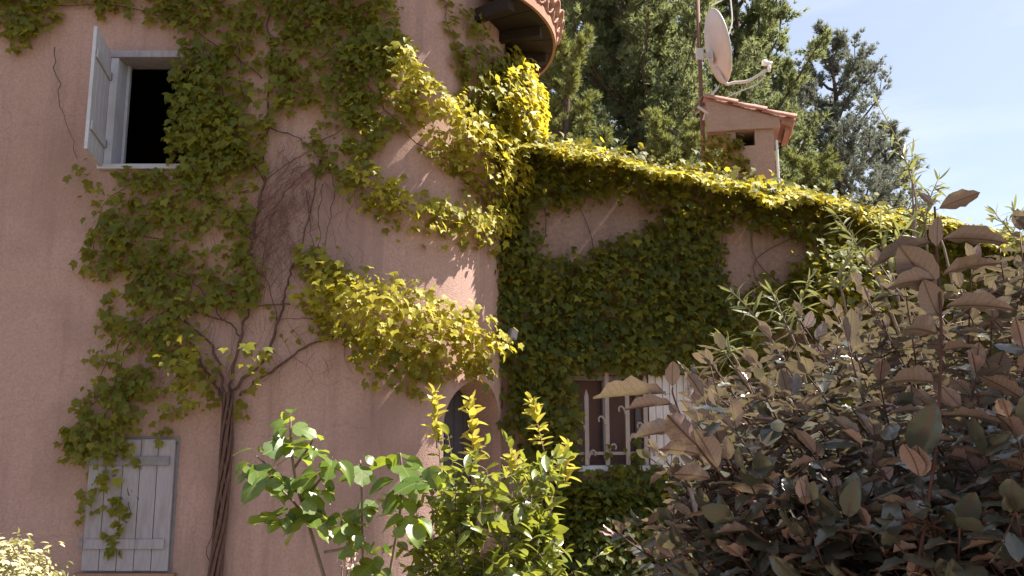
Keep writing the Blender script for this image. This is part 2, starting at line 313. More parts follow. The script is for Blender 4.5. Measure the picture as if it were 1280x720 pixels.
WX0, WX1, WZ0, WZ1 = CX - 2.30, CX - 1.40, 3.99, 5.13
win = boxo(WX0, WX1, YA - .3, YA + .6, WZ0, WZ1)
# arched doorway through the curve
th = rad(55); an = Vector((math.sin(th), -math.cos(th), 0)); at = Vector((math.cos(th), math.sin(th), 0)); hw = .42; zs = 1.73
prof = [(-hw, -.05)] + [(-hw * math.cos(a), zs + hw * math.sin(a)) for a in np.linspace(0, math.pi, 17)] + [(hw, -.05)]
ac = Vector((CX, CY, 0)) + an * R
def prism(prof, d0, d1, m, name, parent=None):
    n = len(prof); mb = MB()
    mb.add([ac + at * p + an * d + Vector((0, 0, z)) for d in (d0, d1) for p, z in prof], [tuple(range(n)), tuple(range(n, 2 * n))[::-1]] + [(i, n + i, n + (i + 1) % n, (i + 1) % n) for i in range(n)])
    o = mb.build(name, M[m], parent)
    b = bmesh.new(); b.from_mesh(o.data); bmesh.ops.recalc_face_normals(b, faces=b.faces); b.to_mesh(o.data); b.free(); return o
cut(wall, [room, win, prism(prof, .4, -.75, 'reveal', 'cutter')])
wall.data.materials.clear(); wall.data.materials.append(M['plaster'])
# door leaf of boards set back in the arch
hwi = hw - .004
nb = 6; wb = 2 * hwi / nb
door = None
for k in range(nb):
    a0, a1 = -hwi + k * wb + .004, -hwi + (k + 1) * wb - .004
    pr = [(a0, 0.0)] + [(a, zs + math.sqrt(max(0, hwi * hwi - a * a)) - .003) for a in np.linspace(a0, a1, 4)] + [(a1, 0.0)]
    if door is None:
        door = MB(); door.add([ac + at * s_ * hwi + an * d + Vector((0, 0, z)) for s_ in (-1, 1) for d in (-.47, -.435) for z in (.02, zs)], [(0, 1, 3, 2), (4, 6, 7, 5), (0, 4, 5, 1), (2, 3, 7, 6), (0, 2, 6, 4), (1, 5, 7, 3)])
        door = door.build('door', M['door'], house); door['label'] = 'dark slate door of vertical boards set back in the arch'
    prism(pr, -.432, -.40, 'door', 'board', door)
# upper window: deep white reveal boards, frame, open shutter
wf = thing('window', (0, 0, 0), None, None); wf.parent = house; wf.location = Vector((WX0, YA, WZ0)) - Vector(house.location)
def part(name, m, parent, *boxes, bevel=.004):
    b = MB()
    for x0, x1, y0, y1, z0, z1 in boxes: b.box(((x0 + x1) / 2, (y0 + y1) / 2, (z0 + z1) / 2), (x1 - x0, y1 - y0, z1 - z0))
    return b.build(name, M[m], parent, bevel=bevel)
e = .002
for a0, a1 in ((WX0 + e, WX0 + .07), (WX1 - .07, WX1 - e)): part('frame', 'white', wf, (a0, a1, YA + .0, YA + .26, WZ0 + .05, WZ1 - .07))
part('lintel', 'oldwhite', wf, (WX0 + e, WX1 - e, YA - .012, YA + .27, WZ1 - .068, WZ1 - e))
part('sill', 'white', wf, (WX0 - .03, WX1 + .03, YA - .05, YA + .27, WZ0 + e, WZ0 + .048))
for a0, a1 in ((WX1 - .115, WX1 - .072), (WX0 + .072, WX0 + .1)): part('sash', 'white', wf, (a0, a1, YA + .18, YA + .225, WZ0 + .05, WZ1 - .07))
def leaf_shutter(parent, hinge, free, z0, z1, nb, m, straps, thick=.028, gap=.005):
    """one shutter: boards side by side from the hinge to the free edge, straps (z0, z1) across them"""
    hx, fx = Vector((*hinge, 0)), Vector((*free, 0)); d = fx - hx; wd = d.length; d.normalize(); nn = Vector((d.y, -d.x, 0))
    sh = thing('shutter', (0, 0, 0), None, None); sh.parent = parent; sh.location = Vector((hx.x, hx.y, z0)) - wloc(parent)
    mt = Matrix(((d.x, nn.x, 0), (d.y, nn.y, 0), (0, 0, 1)))
    for k in range(nb):
        b = MB(); cw = wd / nb; c = hx + d * (cw * (k + .5)) + Vector((0, 0, (z0 + z1) / 2 + random.uniform(-.003, .003)))
        b.box(c, (cw - gap, thick, z1 - z0), mt); b.build('board', M[m], sh, bevel=.004)
    for (a, b_, side, mm) in straps:
        b = MB(); b.box(hx + d * (wd * .48) + nn * (side * (thick / 2 + .009)) + Vector((0, 0, (a + b_) / 2)), (wd * .93, .014, b_ - a), mt); b.build('batten', M[mm], sh, bevel=.003)
        b = MB(); b.box(hx - d * .01 + nn * (side * (thick / 2 + .004)) + Vector((0, 0, (a + b_) / 2)), (.035, .03, .07), mt); b.build('hinge', M['strap'], sh, bevel=.004)
    return sh
leaf_shutter(house, (WX0 + .0, YA - .035), (WX0 + .115, YA - .56), WZ0 + .02, WZ1 - .03, 4, 'white', [(WZ0 + .2, WZ0 + .28, -1, 'white'), (WZ1 - .3, WZ1 - .22, -1, 'white')])
# lower shutter, closed flat on the wall, with a thin sill
s0, s1 = CX - 2.195, CX - 1.475
part('shutter_surround', 'strap', house, (s0 - .012, s1 + .02, YA - .008, YA + .02, .52, 1.64))
lsh = leaf_shutter(house, (s0, YA - .03), (s1, YA - .03), .545, 1.617, 5, 'oldwhite', [(1.40, 1.475, 1, 'strap'), (.72, .80, 1, 'oldwhite')])
lsh['label'] = 'weathered closed shutter with an iron strap across its top'
part('sill', 'fascia', house, (s0 - .06, s1 + .06, YA - .06, YA + .01, .47, .525))
# main roof: overhanging slab far above, low tiled eave round the corner
def ring(a0, a1, r0, r1, z0, z1, n=24, dz=0.0):
    """curved slab round the corner axis; dz lifts its inner edge"""
    v = []; f = []
    for i in range(n + 1):
        a = a0 + (a1 - a0) * i / n; s, c = math.sin(a), -math.cos(a)
        v += [(CX + r0 * s, CY + r0 * c, z0 + dz), (CX + r1 * s, CY + r1 * c, z0), (CX + r1 * s, CY + r1 * c, z1), (CX + r0 * s, CY + r0 * c, z1 + dz)]
    for i in range(n):
        for k in range(4): f.append((4 * i + k, 4 * i + (k + 1) % 4, 4 * i + 4 + (k + 1) % 4, 4 * i + 4 + k))
    return v, f + [(0, 3, 2, 1), (4 * n, 4 * n + 1, 4 * n + 2, 4 * n + 3)]
ro = .66
rp_ = [(-9.3, YA - ro)] + [(CX + (R + ro) * math.sin(a), CY - (R + ro) * math.cos(a)) for a in np.linspace(0, math.pi / 2, 25)] + [(CX + R + ro, CY + .3), (CX + R - .05, CY + .9), (CX + R - .05, 14.2), (-9.3, 14.2)]
roof = solid('roof', rp_, 6.70, 6.85, house, M['fascia'])
EA0, EA1, RE, EZ = rad(50), rad(150), 1.84, 5.75
def tile_mesh(length, r0, r1, th=.016, n=7, up=1):
    mb = MB(); v = []; f = []
    for i in range(2):
        r = (r0, r1)[i]
        for rr in (r, r - th):
            v += [(length * i, rr * math.cos(math.pi * k / n), up * rr * math.sin(math.pi * k / n)) for k in range(n + 1)]
    m = n + 1
    for k in range(n): f += [(k, k + 1, 2 * m + k + 1, 2 * m + k), (m + k, 3 * m + k, 3 * m + k + 1, m + k + 1), (k, m + k, m + k + 1, k + 1), (2 * m + k, 2 * m + k + 1, 3 * m + k + 1, 3 * m + k)]
    f += [(0, 2 * m, 3 * m, m), (n, m + n, 3 * m + n, 2 * m + n)]
    mb.add(v, f); return mb.mesh('roof_tile', M['tile'], True)
eave = thing('eave', (0, 0, 0), None, None); eave.parent = house; eave.location = Vector((CX, CY, EZ)) - Vector(house.location)
for k in range(9):
    a0 = EA0 + (EA1 - EA0) * k / 9 + .004; a1 = EA0 + (EA1 - EA0) * (k + 1) / 9 - .004
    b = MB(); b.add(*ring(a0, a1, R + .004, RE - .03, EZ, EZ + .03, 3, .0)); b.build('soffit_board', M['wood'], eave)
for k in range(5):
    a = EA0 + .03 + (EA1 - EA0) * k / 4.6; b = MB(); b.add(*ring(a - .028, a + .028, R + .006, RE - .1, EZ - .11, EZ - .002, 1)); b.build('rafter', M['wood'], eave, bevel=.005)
b = MB(); b.add(*ring(EA0, EA1, RE - .03, RE, EZ - .01, EZ + .07, 24)); b.build('fascia', M['fascia'], eave)
b = MB(); b.add(*ring(EA0, EA1, R + .004, RE - .002, EZ + .072, EZ + .10, 24, .20)); b.build('deck', M['fascia'], eave)
tm = tile_mesh(.44, .115, .095); tmc = tile_mesh(.44, .09, .10, up=-1)
sl_ = math.atan(.20 / .58)
for row in range(2):
    for k in range(15):
        for up, me in ((1, tm), (0, tmc)):
            a = EA0 + .05 + (EA1 - EA0 - .06) * (k + (0 if up else .5)) / 14
            if a > EA1: continue
            s, c = math.sin(a), -math.cos(a); rr = RE + .06 - row * .36 - (0 if up else .02)
            z = EZ + .09 + row * .125 + (.075 if up else .088) + random.uniform(-.006, .006)
            rot = Matrix.Rotation(math.atan2(-c, -s) + random.uniform(-.03, .03), 4, 'Z') @ Matrix.Rotation(-sl_, 4, 'Y')
            link('roof_tile', me, eave, mtx=Matrix.Translation((CX + rr * s, CY + rr * c, z)) @ rot)
# ---------------------------------------------------------------- low wing beyond the corner
BA = rad(11); BD = Vector((math.cos(BA), math.sin(BA), 0)); BN = Vector((math.sin(BA), -math.cos(BA), 0)); BP = Vector((.41, 8.75, 0))
BR = Matrix(((BD.x, -BN.x, 0), (BD.y, -BN.y, 0), (0, 0, 1)))
def wallB(s, z, d=0.0): return BP + BD * s + BN * d + Vector((0, 0, z)), BN.copy()
def topB(s): return 4.45 - .125 * s
wing = thing('house_wing', (3.2, 12.2, 0), 'lower wing of the house under thick vine, with barred window and roof chimney', 'house')
def boxB(s0, s1, d0, d1, z0, z1, m, name='cutter', parent=None, bevel=0):
    b = MB(); c = wallB((s0 + s1) / 2, (z0 + z1) / 2, (d0 + d1) / 2)[0]; b.box(c, (s1 - s0, abs(d1 - d0), z1 - z0), BR); return b.build(name, M[m], parent, bevel=bevel)
q = [(wallB(s, 0, d)[0], s) for s, d in ((-.585, 0), (9.5, 0), (9.5, -3.6), (-.585, -3.6))]
wbw = solid('wall', [(p.x, p.y) for p, s in q], -.1, [topB(s) for p, s in q], wing, M['plaster'])
q2 = [wallB(s, 0, d)[0] for s, d in ((.05, -.35), (9.1, -.35), (9.1, -3.2), (.05, -3.2))]
BS0, BS1, BZ0, BZ1 = .19, .96, 1.36, 2.25
cut(wbw, [solid('room', [(p.x, p.y) for p in q2], -.05, 3.1, None, M['black']), boxB(BS0, BS1, .2, -.6, BZ0, BZ1, 'black')])
wbw.data.materials.clear(); wbw.data.materials.append(M['shadeplaster'])
bw = thing('window', (0, 0, 0), None, None); bw.parent = wing; bw.location = wallB(BS0, BZ0)[0] - Vector(wing.location)
for a0, a1, z0, z1 in ((BS0 + e, BS0 + .05, BZ0 + e, BZ1 - e), (BS1 - .05, BS1 - e, BZ0 + e, BZ1 - e), (BS0 + .052, BS1 - .052, BZ1 - .05, BZ1 - e), (.555, .60, BZ0 + .06, BZ1 - .055)):
    boxB(a0, a1, -.16, -.22, z0, z1, 'oldwhite', 'frame', bw, .004)
boxB(BS0 + .05, BS1 - .05, -.24, -.27, BZ0, BZ1, 'curtain', 'curtain', bw)
boxB(BS0 - .05, BS1 + .05, .05, -.2, BZ0 - .06, BZ0 - e, 'white', 'sill', bw, .006)
gr = thing('window_grille', (0, 0, 0), None, None); gr.parent = wing; gr.location = wallB(.53, BZ0)[0] - Vector(wing.location)
for k, (s, zt) in enumerate(((.32, 2.03), (.53, 2.26), (.74, 2.19), (.93, 2.2))):
    b = MB(); c = wallB(s, (BZ0 + zt) / 2, .05)[0]; b.box(c, (.042, .022, zt - BZ0), BR)
    tp = wallB(s, zt, .05)[0]; v = [tp + BR @ Vector((x, y, 0)) for x, y in ((-.021, -.011), (.021, -.011), (.021, .011), (-.021, .011))] + [tp + Vector((0, 0, .075))]
    b.add(v, [(0, 1, 4), (1, 2, 4), (2, 3, 4), (3, 0, 4)])
    bar = b.build('bar', M['iron'], gr)
    for j in range(4):
        sd = 1 if (j + k) % 2 else -1; z = zt - .28 - j * .27 + .1 * (k % 2)
        if z < BZ0 + .05: continue
        pts = [wallB(s + sd * (.018 + .055 * math.sin(t)), z - .05 + .09 * t / 1.6 - (.03 * max(0, t - 1.6)), .052)[0] for t in np.linspace(0, 2.6, 8)]
        pts = [wallB(s + sd * x, z + y, .052)[0] for x, y in ((.015, -.06), (.03, -.01), (.05, .02), (.075, .02), (.088, -.005), (.08, -.03))]
        b = MB(); b.tube(spline(pts, 3), .013, .009, 6); b.build('scroll', M['iron'], bar, True)
for z in (BZ0 + .10,):
    boxB(BS0 - .01, BS1 + .03, .028, .038, z, z + .03, 'iron', 'rail', gr)
h0, f0 = wallB(.97, 0, .03)[0], wallB(1.42, 0, .03)[0]
leaf_shutter(wing, (h0.x, h0.y), (f0.x, f0.y), BZ0 - .0, 2.25, 6, 'pinkwhite', [(1.5, 1.57, -1, 'pinkwhite'), (2.05, 2.12, -1, 'pinkwhite')])
# chimney on the wing roof
CH = Vector([(3.171,11.3,5.052)][0]); CR = Matrix.Rotation(rad(-12), 3, 'Z')
chim = thing('chimney', (0, 0, 0), None, None); chim.parent = wing; chim.location = CH - Vector(wing.location)
def cbox(x0, x1, y0, y1, z0, z1): 
    b = MB(); b.box(CH + CR @ Vector(((x0 + x1) / 2, (y0 + y1) / 2, (z0 + z1) / 2)), (x1 - x0, y1 - y0, z1 - z0), CR); return b
def cpart(name, m, *a, bevel=.008): return cbox(*a).build(name, M[m], chim, bevel=bevel)
st = cbox(-.30, .30, -.28, .34, -1.0, .535).build('stack', M['beige'], chim)
cut(st, [cbox(-.18, .06, -.5, .1, .33, .53).build('cutter', M['black']), cbox(-.28, -.24, -.2, .2, .2, .3).build('cutter', M['black'])])
st.data.materials.clear(); st.data.materials.append(M['beige'])
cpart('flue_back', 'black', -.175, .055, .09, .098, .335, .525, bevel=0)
hp = [(-.55, .537), (.385, .537), (.385, .67), (-.55, .985)]
b = MB(); b.add([CH + CR @ Vector((x, y, z)) for y in (-.33, .42) for x, z in hp], [(0, 1, 2, 3), (7, 6, 5, 4), (0, 4, 5, 1), (1, 5, 6, 2), (2, 6, 7, 3), (3, 7, 4, 0)])
b.build('hood', M['beige'], chim, bevel=.01)
ca = math.atan((.985 - .67) / .935)
b = MB(); b.box(CH + CR @ Vector((.475, .045, .59)), (.16, .74, .05), CR @ Matrix.Rotation(ca, 3, 'Y')); b.build('overhang_board', M['fascia'], chim)
b = MB(); b.box(CH + CR @ Vector((.475, .045, .53)), (.06, .6, .07), CR); b.build('bracket', M['fascia'], chim)
cpart('pipe', 'bright', .318, .352, -.24, -.2, -.6, .40, bevel=.012)
ct = tile_mesh(.44, .078, .066)
for row in range(3):
    for k in range(5):
        x = .58 - row * .365; y = -.31 + k * .165; z = .69 + (.385 - x) * math.tan(ca) + .006 * row
        mt = Matrix.Translation(CH + CR @ Vector((x, y, z))) @ CR.to_4x4() @ Matrix.Rotation(math.pi + random.uniform(-.03, .03), 4, 'Z') @ Matrix.Rotation(-ca + .03, 4, 'Y')
        link('roof_tile', ct, chim, mtx=mt)
        if k < 4: link('roof_tile', tmc, chim, mtx=Matrix.Translation((CR @ Vector((-.0, .082, .02)))) @ mt)
# ---------------------------------------------------------------- satellite dish on its mast
mb0 = Vector([(2.522,11.15,5.061)][0]); mtop = Vector([(2.563,11.15,8.013)][0]); mtop.x = mb0.x
dish = thing('satellite_dish', mb0, 'beige satellite dish on a dark mast beside the tiled chimney', 'satellite dish')
b = MB(); b.tube([mb0 - Vector((0, 0, .9)), mtop], .028, .026, 10); b.build('mast', M['rust'], dish, True)
dc = Vector([(2.781,11.2,6.837)][0]); ax = Vector((math.cos(rad(1.5)) * math.cos(rad(13)), math.sin(rad(1.5)) * math.cos(rad(13)), math.sin(rad(13))))
dz_ = Vector((0, 0, 1)) - ax * ax.z; dz_.normalize(); dx_ = dz_.cross(ax)
v = []; f = []; nr, na = 7, 40; rd = .50
for sgn in (0, 1):
    for i in range(nr + 1):
        r = rd * i / nr
        for k in range(na):
            a = 2 * math.pi * k / na; v.append(dc + dx_ * (r * .93 * math.cos(a)) + dz_ * (r * math.sin(a)) + ax * (.42 * r * r - .10 - .014 * sgn))
B_ = (nr + 1) * na
for i in range(nr):
    for k in range(na):
        q_ = (i * na + k, i * na + (k + 1) % na, (i + 1) * na + (k + 1) % na, (i + 1) * na + k); f += [q_, tuple(B_ + j for j in q_[::-1])]
for k in range(na): f.append((nr * na + k, nr * na + (k + 1) % na, B_ + nr * na + (k + 1) % na, B_ + nr * na + k))
b = MB(); b.add(v, f); b.build('reflector', M['dish'], dish, True)
b = MB(); b.tube([dc + dx_ * (rd * .93 * math.cos(a)) + dz_ * (rd * math.sin(a)) + ax * .003 for a in np.linspace(0, 2 * math.pi, 41)], .011, .011, 6); b.build('rim', M['steel'], dish, True)
bk = dc - ax * .12 - dz_ * .12; mk = Vector((mb0.x, mb0.y, bk.z))
b = MB(); b.box((bk + mk) / 2, ((bk - mk).length + .02, .05, .06)); b.box(bk + dz_ * .02, (.03, .16, .24)); b.box(mk, (.09, .09, .16)); b.build('bracket', M['steel'], dish, bevel=.006)
arm = spline([dc - dz_ * .28 - ax * .08, dc - dz_ * .53 - ax * .03, dc - dz_ * .545 + ax * .08] + [Vector(p) for p in [(3.156,11.15,6.325),(3.409,11.15,6.473)]], 5)
b = MB(); b.tube(arm, .022, .02, 8); b.build('feed_arm', M['steel'], dish, True)
tip = Vector([(3.444,11.15,6.518)][0])
b = MB(); b.tube([tip - Vector((.0, 0, .06)), tip + Vector((.01, 0, .05))], .025, .022, 8); b.tube([tip + Vector((.04, 0, .045)), tip + Vector((-.03, -.0, .06))], .032, .032, 10); b.tube([tip + Vector((-.03, 0, .06)), tip + Vector((-.085, 0, .062))], .045, .04, 12); b.build('receiver', M['bright'], dish, True)
cb = spline([Vector(p) for p in [(3.395,11.15,6.405),(3.261,11.15,6.269),(3.043,11.15,6.179),(2.858,11.15,6.089),(2.748,11.15,5.999)]], 4)
b = MB(); b.tube(cb, .008, .008, 5); b.build('cable', M['steel'], dish, True)
cb = spline([Vector(p) for p in [(2.716,11.2,7.429),(2.85,11.2,7.499),(2.963,11.2,7.581),(2.989,11.2,7.417),(2.99,11.2,7.184),(2.927,11.2,6.976)]], 4)
b = MB(); b.tube(cb, .010, .010, 6); b.build('cable', M['bright'], dish, True)
cb = spline([Vector(p) for p in [(2.538,11.1,6.091),(2.439,11.1,5.98),(2.381,11.1,5.858),(2.456,11.1,5.88),(2.543,11.1,5.947)]], 4)
b = MB(); b.tube(cb, .009, .009, 6); b.build('cable', M['fascia'], dish, True)
b = MB(); b.tube([Vector(p) for p in [(2.526,11.1,5.758),(2.645,11.15,6.111),(2.77,11.2,6.267)]], .014, .014, 6); b.tube([Vector(p) for p in [(2.459,11.1,5.947),(2.603,11.1,5.835)]], .02, .02, 6); b.build('stay', M['steel'], dish, True)
# ---------------------------------------------------------------- lamp on the corner
p, n = wallB(-.47, 2.60, .30)
wl = thing('wall_lamp', p, 'small grey box lamp on the house corner above the arch', 'lamp')
rz = Matrix.Rotation(rad(20), 3, 'Z') @ Matrix.Rotation(rad(12), 3, 'Y')
b = MB(); b.box(p, (.08, .08, .11), rz); b.build('housing', M['strap'], wl, bevel=.01)
b = MB(); b.box(p + rz @ Vector((0, -.043, 0)), (.055, .006, .08), rz); b.build('glass', M['oldwhite'], wl)
b = MB(); b.tube([p, p + Vector((0, .1, .02)), p + Vector((0, .34, .02))], .014, .014, 6); b.build('arm', M['strap'], wl, True)
# ---------------------------------------------------------------- climbing vines
def span(poly, x):
    c = []; j = len(poly) - 1
    for i in range(len(poly)):
        (x0, y0), (x1, y1) = poly[j], poly[i]; j = i
        if (x0 > x) != (x1 > x): c.append(y0 + (y1 - y0) * (x - x0) / (x1 - x0))
    return (min(c), max(c)) if c else (0, 1)
def vine(root, wallf, regions, gaps, material, leaf=.095, lai=3.0, single=300, seed=1, keep=None):
    random.seed(seed); lv = Leaves([shape_lobed(.10, .14), shape_lobed(.22, .30), shape_lobed(-.06, .42), shape_lobed(.3, .2), shape_oval(.62, .02, 6, .2, .35)])
    for poly, dens, thick in regions:
        xs = [a for a, _ in poly]; zs_ = [b for _, b in poly]; x0, x1, z0, z1 = min(xs), max(xs), min(zs_), max(zs_)
        n = int((x1 - x0) * (z1 - z0) * lai * min(dens, 1.3) / (.5 * leaf * leaf))
        for _ in range(n):
            jx, jz = random.gauss(0, .035 if thick < .16 else .06), random.gauss(0, .035 if thick < .16 else .065)
            u, z = random.uniform(x0, x1), random.uniform(z0, z1)
            if not inside(poly, u, z): continue
            if dens < 1.25:
                q = .8 * noise.noise(Vector((u * 2.8, z * 2.8, seed))) + .8 * noise.noise(Vector((u * 8, z * 8, seed + 9)))
                if q < (.70 - dens) * 1.1: continue
            if any(inside(gp, u + jx * 2, z + jz * 2) and random.random() > k for gp, k in gaps): continue
            bul = .5 + .9 * max(0, .5 + noise.noise(Vector((u * 3.1, z * 3.1, seed + 4))))
            d = .015 + thick * bul * random.random() ** .8
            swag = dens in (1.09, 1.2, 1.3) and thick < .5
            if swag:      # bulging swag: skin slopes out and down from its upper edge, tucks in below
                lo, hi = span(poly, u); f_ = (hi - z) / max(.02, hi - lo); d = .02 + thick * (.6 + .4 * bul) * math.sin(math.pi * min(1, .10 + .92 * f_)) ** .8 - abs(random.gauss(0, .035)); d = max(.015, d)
            p, nn = wallf(u + jx, z + jz, d)
            if keep and not keep(p): continue
            tilt = random.gauss(rad(34 + 55 * min(.3, max(0, thick - .13))), rad(22)); side = nn.cross(Vector((0, 0, 1)))
            no = nn * math.cos(tilt) + Vector((0, 0, 1)) * math.sin(tilt) + side * random.gauss(0, .35)
            td = Vector((0, 0, -1)) + side * random.gauss(0, .55) + nn * .3
            clump = noise.noise(Vector((u * 1.7, z * 1.7, seed + 20))) * .5
            lv.add(p, no, td, leaf * random.uniform(.4, 1.3), (.13 + .42 * min(1, d / thick) if swag else .12) + clump * .22 + abs(random.gauss(0, .13)) if thick < .5 else random.gauss(.3, .12), pri=.3 + d / (thick + .02))  # outer swag leaves toned golden: young growth with sunlight put into the colour
    lv.build(root, material, single)
    return lv
RA = [
 ([(-3.694,5.867),(-1.646,5.867),(-1.691,5.39),(-1.875,5.39),(-2.253,5.508),(-2.62,5.484),(-2.8,5.429),(-2.895,5.248),(-3.001,5.193),(-3.175,5.092),(-3.28,5.272),(-3.641,5.35)], .95, .10),
 ([(-1.795,5.867),(0.177,5.873),(0.377,5.18),(0.347,4.864),(0.137,4.541),(-0.077,4.463),(-0.23,4.691),(-0.445,4.615),(-0.801,4.463),(-0.856,4.087),(-0.917,3.864),(-1.064,3.938),(-1.489,3.864),(-1.674,3.975),(-1.744,4.274),(-1.674,4.538),(-1.769,4.768),(-1.681,4.999),(-1.659,5.233)], .98, .12),
 ([(-1.699,5.17),(-1.126,5.154),(-1.065,3.975),(-1.653,3.975),(-1.732,4.311),(-1.66,4.538),(-1.747,4.768)], 1.0, .16),
 ([(-2.507,4.087),(-2.285,3.997),(-1.675,3.982),(-1.064,3.938),(-0.839,3.716),(-0.963,3.352),(-0.808,3.064),(-0.795,2.78),(-1.419,2.71),(-1.843,2.78),(-2.063,2.922),(-2.246,3.029),(-2.365,3.029),(-2.371,3.28),(-2.288,3.57),(-2.486,3.827)], .90, .13),
 ([(-2.068,2.993),(-1.424,2.78),(-1.303,2.5),(-1.382,2.085),(-1.717,1.948),(-1.832,1.644),(-1.874,1.277),(-1.889,1.014),(-1.989,1.014),(-2.038,1.211),(-2.155,1.41),(-2.421,1.51),(-2.414,1.677),(-2.289,1.812),(-2.305,2.016),(-2.194,2.36),(-2.186,2.71)], .88, .13),
 ([(-2.198,1.277),(-2.111,1.277),(-2.105,0.949),(-2.227,0.962)], .8, .1), ([(-2.068,1.61),(-1.841,1.577),(-1.855,1.014),(-1.885,0.69),(-1.965,0.69),(-2.003,1.014)], .95, .10),
 ([(-1.989,0.832),(-1.855,0.832),(-1.869,0.742),(-1.969,0.742)], .8, .08),
 ([(-1.431,2.444),(-1.251,2.444),(-1.201,2.291),(-1.267,1.88),(-1.372,1.914)], 1.28, .52),
 ([(-0.872,2.36),(-0.679,2.36),(-0.672,2.208),(-0.851,2.208)], 1.28, .52),
 ([(-1.317,2.745),(-0.798,2.837),(-0.444,2.745),(-0.121,2.465),(-0.291,2.36),(-0.779,2.43),(-1.266,2.465)], .38, .08),
 ([(-1.675,1.846),(-1.386,2.153),(-1.185,2.257),(-0.831,2.085),(-0.75,1.812),(-0.955,1.812),(-1.168,1.948),(-1.365,1.812),(-1.521,1.577),(-1.625,1.597)], .55, .10),
 ([(-0.375,4.691),(0.137,4.541),(0.145,4.239),(-0.066,4.087),(0.014,3.79),(0.232,3.575),(-0.128,3.79),(-0.343,3.79),(-0.461,4.087)], .75, .12),
 ([(-0.245,5.154),(0.376,5.258),(0.499,4.729),(0.357,4.366),(0.146,4.164),(0.011,3.901),(-0.17,3.975),(-0.075,4.387),(-0.193,4.691)], .9, .14),
 ([(-0.539,3.352),(-0.324,3.28),(-0.107,3.1),(-0.204,2.851),(-0.416,2.922)], .8, .15),
 # the three bulging bands round the corner
 ([(0.253,5.15),(0.417,5.044),(0.613,4.842),(0.916,4.672),(1.378,4.626),(2.123,4.628),(2.246,4.058),(2.123,3.723),(1.869,3.813),(1.246,3.906),(0.833,4.077),(0.584,4.242),(0.353,4.557)], 1.2, .31),
 ([(-0.068,4.161),(0.094,3.976),(0.517,3.759),(1.024,3.759),(1.934,3.968),(1.982,3.643),(1.251,3.477),(0.757,3.474),(0.375,3.525),(0.053,3.68)], 1.09, .17),
 ([(-0.481,3.316),(-0.106,3.079),(0.246,2.968),(0.533,2.897),(0.895,2.78),(1.163,2.718),(1.312,2.53),(1.238,2.337),(0.994,2.264),(0.695,2.292),(0.401,2.31),(0.192,2.362),(-0.017,2.465),(-0.3,2.604),(-0.446,2.78),(-0.349,2.993)], 1.2, .30),
 ([(-0.018,2.5),(0.26,2.377),(0.695,2.307),(1.262,2.324),(1.264,2.147),(0.995,2.177),(0.738,2.096),(0.547,2.161),(0.405,2.088),(0.199,2.099),(0.059,2.222)], .8, .14),
 ([(0.44,2.103),(0.622,2.107),(0.662,1.955),(0.494,1.883)], .8, .1),
 # shaded growth under the eave, then the lit flank of the corner
 ([(0.811,5.673),(1.108,5.733),(1.371,5.458),(2.029,5.478),(2.171,5.199),(1.982,4.591),(1.24,4.544),(0.959,5.067)], .75, .12),
 ([(1.187,4.893),(1.668,5.453),(2.454,5.669),(2.691,5.242),(2.691,4.458),(2.171,4.277),(1.677,4.388),(1.306,4.604)], 1.3, .42),
 ([(1.115,5.115),(1.982,5.754),(2.549,5.614),(2.691,4.458),(2.171,4.234),(1.558,4.269),(1.179,4.486)], 1.1, .14),
 ([(0.678,5.88),(0.772,5.907),(0.985,5.319),(1.143,4.637),(1.035,4.567),(0.862,5.201)], .75, .05)]
GA = [([(-1.232,5.077),(-0.869,5.154),(-0.771,4.615),(-1.09,4.463),(-1.32,4.691)], .35), ([(-1.498,3.424),(-1.041,3.497),(-1.05,2.993),(-1.438,3.029)], .5), ([(-1.917,2.36),(-1.411,2.569),(-1.42,2.153),(-1.79,2.016)], .6), ([(-0.685,5.154),(-0.176,5.311),(-0.235,4.845),(-0.596,4.768)], .6)]
va = thing('climbing_vine', (CX - 1.08, YA - .1, 0), 'climbing vine on the sunless house front, with twisted brown trunk beside the closed shutter', 'vine', 'climbing vines on the walls')
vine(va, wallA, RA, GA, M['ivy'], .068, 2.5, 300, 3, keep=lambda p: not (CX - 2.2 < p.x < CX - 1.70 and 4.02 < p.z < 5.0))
random.seed(5)
def onA(pts, d0=.03, k=6, j=.012):
    q = spline([(u, z, d0) for u, z in pts], k); return [wallA(v.x + random.gauss(0, j), v.y + random.gauss(0, j * .5), max(.01, v.z + random.gauss(0, j * .6)))[0] for v in q]
